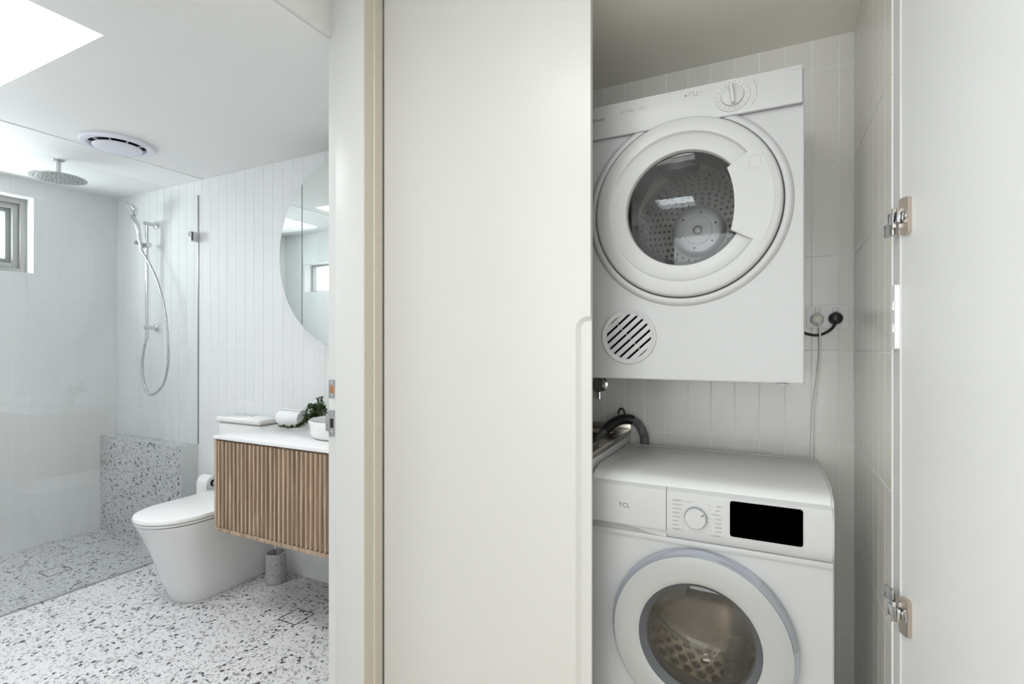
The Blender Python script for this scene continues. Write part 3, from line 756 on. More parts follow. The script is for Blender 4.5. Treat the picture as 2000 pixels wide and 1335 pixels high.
# open right-hand door on two concealed hinges
rd = thing('cupboard_door', 'open white cupboard door swung out, showing two metal hinges', 'cupboard door', (XR + 0.001, YF - 0.002, 0.01))
rd_root_loc = Vector(rd.location)
rd.rotation_euler = (0, 0, math.atan2(-0.933, 0.36))
ORG[rd.name] = Vector((0, 0, 0.01))
obj('door_panel', B(0.0, 0.655, 0.004, 0.022, 0.01, 2.38, bev=0.001), 'melamine', rd)
def hinge(z, up):
    h = obj('hinge', RP(0.003, 0.031, z - 0.037, z + 0.037, 0.006, 'XZ', -0.004, 0.0045), 'nickel', rd, label='sprung steel hinge')
    obj('cup', L((0.018, 0.0, z), [(0.0, -0.006), (0.008, -0.006), (0.011, -0.004)], 'Y', seg=24), 'satin', h)
    obj('hinge_arm', B(-0.018, 0.014, -0.013, -0.006, z - 0.012, z + 0.012, bev=0.002), 'chrome', h)
    obj('link', B(-0.004, 0.000, -0.014, -0.005, z - 0.020, z + 0.020, bev=0.001), 'satin', h)
    m = obj('mounting_plate', B(-0.034, -0.006, -0.011, -0.004, z + (0.016 if up else -0.034), z + (0.042 if up else -0.008), bev=0.001), 'satin', h)
hinge(1.476, False)
hinge(0.672, True)

ls = thing('light_switch', 'white two-gang light switch on the cupboard edge panel', 'light switch', (XR, 1.34, 1.275))
obj('plate', RP(1.306, 1.346, 1.208, 1.342, 0.006, 'YZ', XR - 0.006, XR + 0.003), 'shelfwhite', ls)
for z in (1.252, 1.298):
    bm = bmesh.new(); prism(bm, [(XR - 0.006, z - 0.010), (XR - 0.0085, z - 0.007), (XR - 0.0075, z + 0.010), (XR - 0.006, z + 0.010)], 'XZ', 1.316, 1.336)
    obj('rocker', bm, 'shelfwhite', ls, smooth=False)

# ------------------------------------------------------------------ dryer
dx0, dx1, dy, dz0, dz1 = -0.524, 0.076, 1.50, 1.118, 1.922
DC = (-0.217, 1.596)
dr = thing('tumble_dryer', 'white wall-mounted tumble dryer with round glass door', 'tumble dryer', (-0.224, 1.71, dz0))
# cabinet: front sheet with a round hole, plus sides, top, bottom and back
def plate_hole(bm, x0, x1, z0, z1, cx, cz, R, y, n=64):
    inn = [bm.verts.new((cx + R * math.cos(2 * PI * i / n), y, cz + R * math.sin(2 * PI * i / n))) for i in range(n)]
    out = []
    for i in range(n):
        a = 2 * PI * i / n; dx_, dz_ = math.cos(a), math.sin(a)
        t = min(((x1 - cx) / dx_ if dx_ > 1e-9 else (x0 - cx) / dx_ if dx_ < -1e-9 else 1e9), ((z1 - cz) / dz_ if dz_ > 1e-9 else (z0 - cz) / dz_ if dz_ < -1e-9 else 1e9))
        out.append(bm.verts.new((cx + dx_ * t, y, cz + dz_ * t)))
    for i in range(n):
        j = (i + 1) % n; bm.faces.new((inn[i], inn[j], out[j], out[i]))
    # corners
    for (x, z) in ((x0, z0), (x1, z0), (x1, z1), (x0, z1)):
        a = math.atan2(z - cz, x - cx) % (2 * PI); i = int(a / (2 * PI) * n) % n; j = (i + 1) % n
        bm.faces.new((out[i], out[j], bm.verts.new((x, y, z))))
    bmesh.ops.remove_doubles(bm, verts=bm.verts, dist=1e-6)
PZ = 1.826                                     # lower edge of the control panel
bm = bmesh.new(); plate_hole(bm, dx0 + 0.004, dx1 - 0.004, dz0 + 0.004, PZ + 0.02, DC[0], DC[1], 0.20, dy)
obj('front_panel', bm, 'enamel', dr)
bm = bmesh.new()
W_ = 0.003
box(bm, dx0, dx0 + 0.004, dy + W_, YB - 0.012, dz0, dz1 - 0.004); box(bm, dx1 - 0.004, dx1, dy + W_, YB - 0.012, dz0, dz1 - 0.004)
box(bm, dx0 + 0.004, dx1 - 0.004, dy + W_, YB - 0.012, dz0, dz0 + 0.004); box(bm, dx0 + 0.004, dx1 - 0.004, dy + W_, YB - 0.012, dz1 - 0.008, dz1 - 0.004)
box(bm, dx0 + 0.004, dx1 - 0.004, YB - 0.016, YB - 0.012, dz0 + 0.004, dz1 - 0.008)
# rounded return from the front sheet to the sides
for s, x in ((-1, dx0), (1, dx1)):
    pr = [(x, dy + W_)] + [(x - s * 0.004 * (1 - math.cos(t)), dy + W_ * (1 - math.sin(t))) for t in (PI / 6, PI / 3, PI / 2)] + [(x - s * 0.004, dy + W_)]
    prism(bm, pr, 'XY', dz0 + 0.001, PZ + 0.02)
prism(bm, [(dy + W_, dz0), (dy + 0.001, dz0 + 0.0008), (dy, dz0 + 0.004), (dy + W_, dz0 + 0.004)], 'YZ', dx0 + 0.004, dx1 - 0.004)
obj('cabinet', bm, 'enamel', dr)
cp = obj('control_panel', B(dx0 + 0.002, dx1 - 0.004, dy - 0.014, dy + 0.03, PZ, dz1, bev=0.004), 'plastic', dr)
obj('panel_seam', B(dx0 + 0.003, dx1 - 0.005, dy - 0.0125, dy + 0.005, PZ - 0.0012, PZ + 0.0005), 'printpale', cp)
kb = obj('dial_surround', L((-0.091, 0, 1.877), [(0.0435, dy - 0.0138), (0.0425, dy - 0.0165), (0.040, dy - 0.0168), (0.033, dy - 0.0155), (0.0, dy - 0.0155)], 'Y', seg=48), 'plastic', cp)
k1 = obj('timer_dial', L((-0.091, 0, 1.877), [(0.029, dy - 0.0150), (0.028, dy - 0.021), (0.026, dy - 0.0225), (0, dy - 0.0228)], 'Y', seg=40), 'plastic', cp)
bm = bmesh.new(); box(bm, -0.0045, 0.0045, dy - 0.036, dy - 0.021, -0.027, 0.027, bev=0.003)
bmesh.ops.rotate(bm, verts=bm.verts, cent=(0, dy, 0), matrix=Matrix.Rotation(-0.12, 3, 'Y')); bmesh.ops.translate(bm, verts=bm.verts, vec=(-0.091, 0, 1.877))
obj('dial_grip', bm, 'plastic', k1)
bm = bmesh.new()
for k in range(18):
    a = 2 * PI * k / 18
    lathe(bm, (-0.091 + 0.0365 * math.cos(a), dy - 0.0166, 1.877 + 0.0365 * math.sin(a)), [(0.0013, 0.001), (0.0013, 0.0), (0, -0.0001)], 'Y', seg=6)
for k in range(7):
    a = -0.55 + 0.17 * k
    box(bm, -0.091 + 0.058 * math.cos(a), -0.091 + 0.0595 * math.cos(a), dy - 0.0143, dy - 0.0139, 1.877 + 0.058 * math.sin(a) - 0.003, 1.877 + 0.058 * math.sin(a) + 0.003)
obj('dial_marks', bm, 'print', cp, smooth=False, kind='stuff')
bm = bmesh.new()
yA, yB_ = dy - 0.0143, dy - 0.0139
box(bm, -0.212, -0.207, yA, yB_, 1.8985, 1.9035); box(bm, -0.2005, -0.1995, yA, yB_, 1.897, 1.907); box(bm, -0.2005, -0.188, yA, yB_, 1.907, 1.908)
box(bm, -0.189, -0.188, yA, yB_, 1.896, 1.907); box(bm, -0.189, -0.179, yA, yB_, 1.896, 1.897); box(bm, -0.180, -0.1785, yA, yB_, 1.896, 1.908)
box(bm, -0.172, -0.166, yA, yB_, 1.902, 1.903)
obj('program_symbols', bm, 'print', cp, smooth=False)
text('brand_lettering', 'Westinghouse', 0.0145, (-0.522, dy - 0.0140, 1.878), 'printdark', cp)
text('model_lettering', 'EASYCARE', 0.0095, (-0.391, dy - 0.0140, 1.888), 'print', cp, sxx=0.92)
bm = bmesh.new()
out_ = rrect(-0.341, -0.316, 1.8855, 1.897, 0.005); inn_ = rrect(-0.3402, -0.3168, 1.8863, 1.8962, 0.0044)
A = [bm.verts.new((a, dy - 0.0143, b)) for a, b in out_]; D = [bm.verts.new((a, dy - 0.0143, b)) for a, b in inn_]
for i in range(len(A)):
    j = (i + 1) % len(A); bm.faces.new((A[i], A[j], D[j], D[i]))
obj('badge_outline', bm, 'printpale', cp, smooth=False)
obj('badge_print', B(-0.336, -0.321, dy - 0.0143, dy - 0.0139, 1.8900, 1.8925), 'printpale', cp, smooth=False)
bm = bmesh.new()
for k in range(9): box(bm, 0.046 + 0.0025 * k, 0.0478 + 0.0025 * k, dy - 0.0143, dy - 0.0139, 1.911, 1.9125)
obj('fine_print', bm, 'printpale', cp, smooth=False, kind='stuff')
# moulded ring on the cabinet around the door
obj('door_surround', L((DC[0], dy, DC[1]), [(0.272, 0.0005), (0.268, -0.006), (0.262, -0.010), (0.256, -0.0105), (0.2505, -0.008), (0.2485, 0.0), (0.20, 0.0)], 'Y', seg=96), 'enamel', dr)
obj('door_gap', L((DC[0], dy, DC[1]), [(0.2505, -0.006), (0.2495, -0.0015), (0.2455, -0.0015)], 'Y', seg=96), 'gasket', dr)
dd = obj('door', L((DC[0], dy, DC[1]), [(0.2465, -0.001), (0.2465, -0.014), (0.243, -0.020), (0.238, -0.0222), (0.2085, -0.0245), (0.2050, -0.0240), (0.2010, -0.0185), (0.198, -0.0160), (0.168, -0.0100), (0.160, -0.0085), (0.1575, -0.004), (0.1575, 0.012), (0.163, 0.014), (0.163, 0.004), (0.20, 0.004)], 'Y', seg=96), 'plastic', dr)
# flat grip pad covering the right of the glass
a0, a1 = math.radians(-31), math.radians(37)
pp = []
N = 24
for i in range(N + 1):
    a = a0 + (a1 - a0) * i / N; pp.append((DC[0] + 0.226 * math.cos(a), DC[1] + 0.226 * math.sin(a)))
for i in range(N + 1):
    a = a1 + 0.02 + (a0 - 0.03 - a1) * i / N
    t = (a - (a0 + a1) / 2) / ((a1 - a0) / 2)
    r = 0.1315 + 0.012 * t * t
    pp.append((DC[0] + r * math.cos(a), DC[1] + r * math.sin(a)))
bm = bmesh.new(); prism(bm, pp, 'XZ', dy - 0.0245, dy - 0.002)
bmesh.ops.bevel(bm, geom=[e for e in bm.edges if abs(e.verts[0].co.y - e.verts[1].co.y) < 1e-6 and e.verts[0].co.y < dy - 0.02], offset=0.0015, segments=2, affect='EDGES')
gp = obj('grip_pad', bm, 'plastic', dd)
bm = bmesh.new()
o1 = rrect(-0.014, 0.014, -0.017, 0.017, 0.007); o2 = rrect(-0.0128, 0.0128, -0.0158, 0.0158, 0.0058)
A = [bm.verts.new((a - 0.037, dy - 0.0248, b + 1.690)) for a, b in o1]; D = [bm.verts.new((a - 0.037, dy - 0.0248, b + 1.690)) for a, b in o2]
for i in range(len(A)):
    j = (i + 1) % len(A); bm.faces.new((A[i], A[j], D[j], D[i]))
obj('press_mark', bm, 'ringgrey', gp, smooth=False)
obj('door_glass', L((DC[0], dy, DC[1]), [(0, 0.004), (0.10, 0.0045), (0.1575, 0.006)], 'Y', seg=64), 'doorglass', dd)
# inside
obj('door_seal', L((DC[0], dy, DC[1]), [(0.165, 0.010), (0.156, 0.014), (0.1415, 0.05), (0.145, 0.075), (0.20, 0.075)], 'Y', seg=72), 'gasket', dr)
obj('drum_lip', L((DC[0], dy, DC[1]), [(0.1400, 0.070), (0.1420, 0.078), (0.158, 0.080)], 'Y', seg=72), 'satin', dr)
dm = obj('drum', L((DC[0], dy, DC[1]), [(0.155, 0.078), (0.25, 0.10), (0.262, 0.14), (0.262, 0.30), (0.25, 0.345)], 'Y', seg=72), 'drum', dr)
dbk = obj('drum_back', L((DC[0], dy, DC[1]), [(0.252, 0.342), (0.215, 0.352), (0.205, 0.345), (0.0, 0.340)], 'Y', seg=72), 'drumback', dr)
bm = bmesh.new()
for rr_, nn in ((0.098, 28), (0.114, 32), (0.130, 36), (0.146, 42), (0.162, 46), (0.178, 50), (0.192, 54)):
    for k in range(nn):
        a = 2 * PI * (k + (0.5 if int(rr_ * 1000) % 4 == 2 else 0)) / nn
        lathe(bm, (DC[0] + rr_ * math.cos(a), dy + 0.3395 + (rr_ / 0.205) * 0.004, DC[1] + rr_ * math.sin(a)), [(0.0054, 0.001), (0.0048, -0.0012), (0.0036, -0.0006), (0.0, -0.0004)], 'Y', seg=8)
obj('perforations', bm, 'void', dbk, kind='stuff')
hb = obj('hub', L((DC[0], dy, DC[1]), [(0.086, 0.340), (0.083, 0.318), (0.076, 0.310), (0.070, 0.308), (0.048, 0.308), (0.047, 0.3095), (0.045, 0.3095), (0.044, 0.308), (0.016, 0.307), (0.0155, 0.303), (0.012, 0.302), (0.009, 0.305), (0, 0.304)], 'Y', seg=56), 'hub', dr)
for k in range(6):
    a = 2 * PI * k / 6 + 0.35
    obj('hub_bolt', L((DC[0] + 0.059 * math.cos(a), dy + 0.308, DC[1] + 0.059 * math.sin(a)), [(0.0036, 0.0), (0.003, -0.0015), (0, -0.0015)], 'Y', seg=10), 'gasket', hb)
for k in range(3):
    a = 2 * PI * k / 3 + PI / 2 + 0.35
    bm = bmesh.new(); box(bm, -0.03, 0.03, dy + 0.11, dy + 0.32, 0.205, 0.258, bev=0.018, seg=3)
    bmesh.ops.rotate(bm, verts=bm.verts, cent=(0, 0, 0), matrix=Matrix.Rotation(-(a - PI / 2), 3, 'Y')); bmesh.ops.translate(bm, verts=bm.verts, vec=(DC[0], 0, DC[1]))
    obj('lifter', bm, 'drum', dm)
obj('lint_cover', L((DC[0] - 0.02, dy + 0.045, DC[1] + 0.132), [(0, -0.03), (0.02, -0.026), (0.034, -0.01), (0.038, 0.02)], 'Y', seg=32, sx=1.5, sy=0.75), 'gasket', dr)
# exhaust grille
VC = (-0.3705, 1.2405)
vg = obj('vent_ring', L((VC[0], dy, VC[1]), [(0.0795, 0.0), (0.0795, -0.003), (0.078, -0.0045), (0.073, -0.0045), (0.070, -0.003), (0.065, -0.003), (0.064, 0.002), (0.07, 0.002)], 'Y', seg=64), 'enamel', dr)
obj('vent_back', L((VC[0], dy, VC[1]), [(0.065, 0.0), (0.0, 0.0)], 'Y', seg=48), 'void', vg)
ca, sa = math.cos(math.radians(42)), math.sin(math.radians(42))
for k in range(-3, 4):
    lo, hi = k * 0.0185 - 0.0064, k * 0.0185 + 0.0064
    lo, hi = max(lo, -0.0645), min(hi, 0.0645)
    def half(zz): return math.sqrt(max(0.0655 ** 2 - zz * zz, 0.0))
    zs = [lo + (hi - lo) * q / 6 for q in range(7)]
    pts_ = [(half(zz), zz) for zz in zs] + [(-half(zz), zz) for zz in reversed(zs)]
    bm = bmesh.new(); prism(bm, [(VC[0] + x * ca - z * sa, VC[1] + x * sa + z * ca) for x, z in pts_], 'XZ', dy - 0.0034, dy + 0.001)
    bmesh.ops.bevel(bm, geom=[e for e in bm.edges if e.verts[0].co.y < dy - 0.003 and e.verts[1].co.y < dy - 0.003], offset=0.0018, segments=2, affect='EDGES', clamp_overlap=True)
    obj('vent_slat', bm, 'enamel', vg)
bm = bmesh.new(); tube(bm, [(-0.0, 0, -0.064), (0.0, 0, 0.064)], 0.0012, 6)
for v in bm.verts:
    x, z = v.co.x, v.co.z; v.co.x = VC[0] + x * ca - z * sa; v.co.z = VC[1] + x * sa + z * ca; v.co.y += dy - 0.0026
obj('vent_rib', bm, 'enamel', vg)
obj('foot_button', L((0.028, 1.505, dz0), [(0.014, 0.0), (0.013, -0.003), (0, -0.0035)], seg=20), 'plastic', dr)

# ------------------------------------------------------------------ washing machine
wx0, wx1, wy, wz = -0.460, 0.134, 1.43, 0.862
WC = (-0.166, 0.457)
wm = thing('washing_machine', 'white front-loading washing machine below the dryer', 'washing machine', (-0.163, 1.64, 0.0))
yb = 1.862
bm = bmesh.new(); plate_hole(bm, wx0 + 0.005, wx1 - 0.005, 0.012, 0.703, WC[0], WC[1], 0.185, wy)
obj('front_panel', bm, 'enamel', wm)
bm = bmesh.new()
box(bm, wx0, wx0 + 0.005, wy + 0.004, yb, 0.012, 0.825); box(bm, wx1 - 0.005, wx1, wy + 0.004, yb, 0.012, 0.825)
box(bm, wx0 + 0.005, wx1 - 0.005, yb - 0.005, yb, 0.012, 0.825); box(bm, wx0 + 0.005, wx1 - 0.005, wy + 0.004, yb - 0.005, 0.012, 0.017)
for s, x in ((-1, wx0), (1, wx1)):
    pr = [(x, wy + 0.004)] + [(x - s * 0.005 * (1 - math.cos(t)), wy + 0.004 * (1 - math.sin(t))) for t in (PI / 6, PI / 3, PI / 2)] + [(x - s * 0.005, wy + 0.004)]
    prism(bm, pr, 'XY', 0.012, 0.703)
obj('cabinet', bm, 'enamel', wm)
for x in (wx0 + 0.05, wx1 - 0.05):
    for y in (wy + 0.05, yb - 0.05):
        obj('foot', L((x, y, 0.0), [(0, 0), (0.02, 0), (0.022, 0.004), (0.014, 0.012), (0, 0.012)], seg=20), 'black', wm)
# lid: flat top with rounded front edge
bm = bmesh.new()
prof = [(yb, 0.826), (yb, 0.858), (yb - 0.006, 0.862), (wy + 0.075, 0.862), (wy + 0.035, 0.858), (wy + 0.012, 0.850), (wy + 0.002, 0.838), (wy + 0.002, 0.826)]
prism(bm, prof, 'YZ', wx0, wx1)
bmesh.ops.bevel(bm, geom=[e for e in bm.edges if abs(e.verts[0].co.x - e.verts[1].co.x) < 1e-6 and max(e.verts[0].co.z, e.verts[1].co.z) > 0.84], offset=0.006, segments=3, affect='EDGES', clamp_overlap=True)
lid = obj('top_lid', bm, 'lidlit', wm)
bm = bmesh.new()
box(bm, wx0 + 0.024, wx1 - 0.02, yb - 0.018, yb - 0.014, 0.8615, 0.8640, bev=0.0008); box(bm, wx0 + 0.024, wx0 + 0.028, wy + 0.06, yb - 0.018, 0.8615, 0.8640, bev=0.0008)
obj('lid_ridge', bm, 'plastic', lid)
# control fascia
prof = [(wy + 0.01, 0.836), (wy - 0.001, 0.836), (wy - 0.009, 0.828), (wy - 0.012, 0.80), (wy - 0.012, 0.735), (wy - 0.010, 0.716), (wy - 0.001, 0.704), (wy + 0.01, 0.704)]
bm = bmesh.new(); prism(bm, prof, 'YZ', -0.2485, wx1 - 0.001)
bmesh.ops.bevel(bm, geom=[e for e in bm.edges if e.verts[0].co.x > wx1 - 0.002 and e.verts[1].co.x > wx1 - 0.002 and min(e.verts[0].co.y, e.verts[1].co.y) < wy], offset=0.004, segments=3, affect='EDGES')
fa = obj('control_fascia', bm, 'plastic', wm)
bm = bmesh.new(); prism(bm, prof[:5] + [(wy - 0.010, 0.722), (wy + 0.01, 0.716)], 'YZ', wx0 + 0.002, -0.2500)
dw = obj('detergent_drawer', bm, 'plastic', wm)
obj('drawer_recess', B(wx0 + 0.002, -0.2500, wy - 0.0030, wy + 0.008, 0.7000, 0.7240), 'enamel', wm)
# drawer finger scoop: flat piece along the drawer bottom, a hollow's shade put in its grey
bm = bmesh.new()
sc_p = [(-0.456, 0.716), (-0.440, 0.718), (-0.36, 0.7165), (-0.325, 0.713), (-0.295, 0.706), (-0.265, 0.702), (-0.30, 0.6985), (-0.36, 0.6985), (-0.456, 0.700)]
prism(bm, sc_p, 'XZ', wy - 0.0045, wy + 0.004)
obj('drawer_grip', bm, 'scoop', dw, smooth=False)
obj('fascia_lip', B(wx0 + 0.002, wx1 - 0.002, wy - 0.006, wy + 0.004, 0.688, 0.7025, bev=0.003), 'enamel', wm)
obj('display', RP(-0.0925, 0.0690, 0.7335, 0.8225, 0.006, 'XZ', wy - 0.0135, wy - 0.0115), 'blank', fa, smooth=False, label='blank black display')
kn = obj('program_dial', L((-0.1745, wy, 0.767), [(0.0265, -0.011), (0.0265, -0.022), (0.0245, -0.0245), (0, -0.025)], 'Y', seg=48), 'plastic', fa)
obj('dial_ring', L((-0.1745, wy, 0.767), [(0.0295, -0.0115), (0.029, -0.014), (0.0268, -0.014), (0.0268, -0.0115)], 'Y', seg=48), 'midgrey', fa)
bm = bmesh.new(); box(bm, -0.001, 0.001, wy - 0.0255, wy - 0.0245, 0.017, 0.0245)
bmesh.ops.rotate(bm, verts=bm.verts, cent=(0, wy, 0), matrix=Matrix.Rotation(math.radians(58), 3, 'Y')); bmesh.ops.translate(bm, verts=bm.verts, vec=(-0.1745, 0, 0.767))
obj('dial_pointer', bm, 'printdark', kn)
bm = bmesh.new(); rn = random.Random(5)
for i in range(8):
    z = 0.805 - i * 0.0108
    wl = rn.uniform(0.012, 0.022); x = -0.233
    while x < -0.233 + wl:
        q = rn.uniform(0.0015, 0.004); box(bm, x, x + q, wy - 0.0126, wy - 0.0121, z, z + 0.0028); x += q + 0.0008
    x2 = -0.115; wl = rn.uniform(0.008, 0.019); x = x2 - wl
    while x < x2:
        q = rn.uniform(0.0015, 0.004); box(bm, x, x + q, wy - 0.0126, wy - 0.0121, z - 0.003, z - 0.0002); x += q + 0.0008
obj('program_list', bm, 'printpale', fa, smooth=False, kind='stuff')
bm = bmesh.new()
for i in range(8):
    z = 0.8064 - i * 0.0108
    e_ = -0.206 if i not in (0,) else -0.180
    box(bm, -0.211, e_, wy - 0.0125, wy - 0.0121, z, z + 0.0004); box(bm, -0.144, -0.136, wy - 0.0125, wy - 0.0121, z - 0.003, z - 0.0026)
obj('program_lines', bm, 'printpale', fa, smooth=False, kind='stuff')
text('brand_lettering', 'TCL', 0.0165, (-0.378, wy - 0.0120, 0.769), 'printdark', dw, sxx=1.05)
# door
wd = obj('door', L((WC[0], wy, WC[1]), [(0.150, -0.040), (0.156, -0.043), (0.163, -0.0445), (0.213, -0.0415), (0.2165, -0.040)], 'Y', seg=96), 'ringgrey', wm, label='pale grey door ring')
obj('door_rim', L((WC[0], wy, WC[1]), [(0.2165, -0.040), (0.2235, -0.030), (0.2275, -0.018), (0.2275, -0.006), (0.222, -0.001), (0.185, -0.001)], 'Y', seg=96), 'silver', wd)
obj('door_grip', L((WC[0], wy, WC[1]), [(0.2180, -0.0400), (0.2252, -0.0310), (0.2292, -0.0185), (0.2292, -0.0070), (0.2200, -0.0030)], 'Y', seg=24, a0=math.radians(8), a1=math.radians(50)), 'midgrey', wd)
obj('glass_bezel', L((WC[0], wy, WC[1]), [(0.1535, -0.0415), (0.148, -0.036), (0.137, -0.022), (0.132, -0.016), (0.132, 0.0)], 'Y', seg=72), 'greyrub', wd)
gl_p = [(0.134, -0.016), (0.130, -0.012), (0.124, 0.02), (0.112, 0.055), (0.095, 0.075), (0.06, 0.088), (0, 0.092)]
obj('door_glass', L((WC[0], wy, WC[1]), gl_p, 'Y', seg=64), 'washglass', wd)
obj('front_glass', L((WC[0], wy, WC[1]), [(0.136, -0.020), (0.10, -0.027), (0.05, -0.031), (0, -0.032)], 'Y', seg=64), 'washglass', wd)
obj('door_gasket', L((WC[0], wy, WC[1]), [(0.185, 0.001), (0.180, 0.02), (0.160, 0.035), (0.152, 0.05), (0.158, 0.065), (0.19, 0.07)], 'Y', seg=72), 'greyrub', wm)
wdm = obj('drum', L((WC[0], wy, WC[1]), [(0.165, 0.066), (0.225, 0.075), (0.235, 0.09), (0.235, 0.37), (0.215, 0.385), (0.0, 0.375)], 'Y', seg=72), 'steel', wm)
bm = bmesh.new()
for i in range(7):
    for k in range(36):
        a = 2 * PI * (k + 0.5 * (i % 2)) / 36
        er = Vector((math.cos(a), 0, math.sin(a)))
        ax3 = (Vector((0, 1, 0)), er.cross(Vector((0, 1, 0))), -er)
        lathe(bm, Vector((WC[0], wy + 0.11 + i * 0.038, WC[1])) + er * 0.2345, [(0.0155, 0.0), (0.012, 0.004), (0.005, 0.0055), (0.0045, 0.0015), (0, 0.0015)], ax3, seg=6)
obj('drum_dimples', bm, 'steel', wdm, kind='stuff')
for k in range(3):
    a = 2 * PI * k / 3 + 0.9
    bm = bmesh.new(); box(bm, -0.028, 0.028, wy + 0.09, wy + 0.36, 0.172, 0.236, bev=0.02, seg=3)
    for j in range(5): box(bm, -0.012, 0.012, wy + 0.12 + j * 0.045, wy + 0.14 + j * 0.045, 0.166, 0.176, bev=0.004)
    bmesh.ops.rotate(bm, verts=bm.verts, cent=(0, 0, 0), matrix=Matrix.Rotation(-(a - PI / 2), 3, 'Y')); bmesh.ops.translate(bm, verts=bm.verts, vec=(WC[0], 0, WC[1]))
    obj('drum_paddle', bm, 'alu', wdm)

# ------------------------------------------------------------------ laundry tub, hose, tap
SX0, SX1, SY0, SZ = -1.06, -0.468, 1.40, 0.885
st = thing('laundry_tub', 'stainless steel laundry tub on a white cabinet beside the washing machine', 'laundry tub', ((SX0 + SX1) / 2, 1.66, 0))
bm = bmesh.new(); fx, fy = 0.045, 0.05
y_b = YB - 0.010
box(bm, SX1 - fx, SX1, SY0, y_b, SZ - 0.004, SZ + 0.016, bev=0.004); box(bm, SX0, SX0 + fx, SY0, y_b, SZ - 0.004, SZ + 0.016, bev=0.004)
box(bm, SX0 + fx, SX1 - fx, SY0, SY0 + fy, SZ - 0.004, SZ + 0.016, bev=0.004); box(bm, SX0 + fx, SX1 - fx, y_b - 0.085, y_b, SZ - 0.004, SZ + 0.016, bev=0.004)
obj('rim', bm, 'steel', st)
bm = bmesh.new()
ins = [(SX0 + fx, SX1 - fx, SY0 + fy, y_b - 0.085, SZ + 0.002), (SX0 + fx + 0.012, SX1 - fx - 0.012, SY0 + fy + 0.012, y_b - 0.097, SZ - 0.22)]
Rr = [[bm.verts.new(p) for p in ((a, d, z), (b, d, z), (b, e, z), (a, e, z))] for a, b, d, e, z in ins]
for i in range(4):
    j = (i + 1) % 4; bm.faces.new((Rr[0][i], Rr[0][j], Rr[1][j], Rr[1][i]))
bm.faces.new(Rr[1])
bl_ = obj('bowl', bm, 'steel', st, smooth=False)
obj('upstand', B(SX0, SX1, y_b, y_b + 0.006, SZ, SZ + 0.035, bev=0.001), 'steel', st)
bm = bmesh.new()
box(bm, SX0 + 0.002, SX0 + 0.018, SY0 + 0.01, y_b, 0.0, SZ - 0.005); box(bm, SX1 - 0.018, SX1 - 0.001, SY0 + 0.01, y_b, 0.0, SZ - 0.005)
box(bm, SX0 + 0.018, SX1 - 0.018, SY0 + 0.01, SY0 + 0.026, 0.0, SZ - 0.005); box(bm, SX0 + 0.018, SX1 - 0.018, SY0 + 0.026, y_b, 0.05, 0.066)
obj('cabinet', bm, 'melamine', st, smooth=False)

dh = thing('drain_hose', 'grey drain hose hooked over the tub edge behind the washing machine', 'hose', (-0.41, 1.90, 0.6))
hpts = spline([(-0.575, 1.775, 0.80), (-0.555, 1.79, 0.87), (-0.520, 1.84, 0.925), (-0.478, 1.885, 0.944), (-0.440, 1.900, 0.932), (-0.417, 1.902, 0.895), (-0.410, 1.902, 0.84), (-0.410, 1.902, 0.60)], 14)
obj('pipe', T(hpts, [0.0150 + 0.0012 * (i % 2) for i in range(len(hpts))], 14), 'hose', dh)
hk = [Vector((-0.490 + 0.012 * math.cos(t), 1.878 - 0.004 * math.cos(t), 0.965 + 0.018 * math.sin(t))) for t in [2 * PI * i / 20 for i in range(21)]]
obj('hanging_loop', T(hk, 0.0035, 8), 'gasket', dh)
obj('hose_guide', T(hpts[22:52], 0.0178, 14), 'gasket', dh)

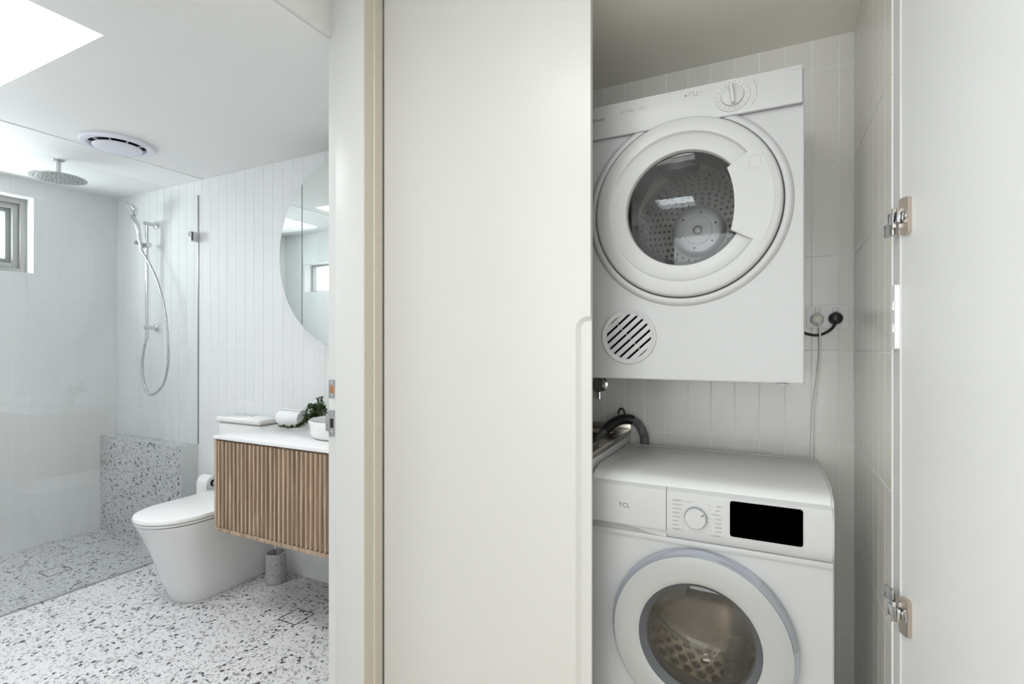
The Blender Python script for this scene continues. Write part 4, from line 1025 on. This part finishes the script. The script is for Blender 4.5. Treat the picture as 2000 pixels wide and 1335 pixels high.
tpp = thing('wall_tap', 'chrome stop tap on the tiled wall below the dryer', 'tap', (-0.585, YB, 1.065))
obj('flange', L((-0.585, YB, 1.065), [(0.029, -0.0005), (0.028, -0.006), (0.018, -0.010), (0.013, -0.012)], 'Y', seg=28), 'chrome', tpp)
obj('spindle', L((-0.585, YB, 1.065), [(0.012, -0.008), (0.012, -0.034), (0.0, -0.034)], 'Y', seg=20), 'chrome', tpp)
obj('handle', L((-0.585, YB, 1.065), [(0.018, -0.030), (0.027, -0.034), (0.028, -0.050), (0.022, -0.058), (0.0, -0.060)], 'Y', seg=24), 'chrome', tpp)
obj('outlet', T([(-0.585, YB - 0.022, 1.060), (-0.585, YB - 0.024, 1.01)], 0.010, 14), 'chrome', tpp)

# ------------------------------------------------------------------ power point, plugs and cords
gp_ = thing('power_outlet', 'white double power point on the tiles beside the dryer', 'power outlet', (0.16, YB, 1.307))
obj('plate', RP(0.104, 0.217, 1.270, 1.343, 0.006, 'XZ', YB - 0.009, YB - 0.0005), 'shelfwhite', gp_)
for x in (0.136, 0.184):
    obj('switch_rocker', B(x - 0.008, x + 0.008, YB - 0.0125, YB - 0.008, 1.321, 1.336, bev=0.0015), 'shelfwhite', gp_)
p1 = thing('power_plug', 'ivory plug with a white cord running down to the washing machine', 'plug', (0.133, YB - 0.01, 1.299), 'plugs in the double power point')
obj('plug_body', L((0.133, YB - 0.009, 1.299), [(0.0185, -0.0005), (0.0185, -0.018), (0.015, -0.026), (0.008, -0.030), (0, -0.031)], 'Y', seg=28), 'ivory', p1)
obj('cord', T(spline([(0.134, YB - 0.034, 1.300), (0.138, YB - 0.036, 1.288), (0.140, YB - 0.030, 1.25), (0.141, YB - 0.022, 1.19), (0.134, YB - 0.016, 1.11), (0.124, YB - 0.014, 1.02), (0.119, YB - 0.014, 0.93), (0.117, YB - 0.014, 0.80)], 10), 0.0036, 8), 'cordw', p1)
p2 = thing('power_plug', 'black plug with a short black cord curving behind the dryer', 'plug', (0.183, YB - 0.01, 1.300), 'plugs in the double power point')
obj('plug_body', L((0.183, YB - 0.009, 1.300), [(0.0195, -0.0005), (0.0195, -0.020), (0.016, -0.028), (0.008, -0.032), (0, -0.033)], 'Y', seg=28), 'black', p2)
obj('cord', T(spline([(0.183, YB - 0.034, 1.299), (0.181, YB - 0.037, 1.284), (0.166, YB - 0.034, 1.262), (0.138, YB - 0.028, 1.248), (0.105, YB - 0.024, 1.252), (0.06, YB - 0.018, 1.275)], 10), 0.0042, 8), 'black', p2)
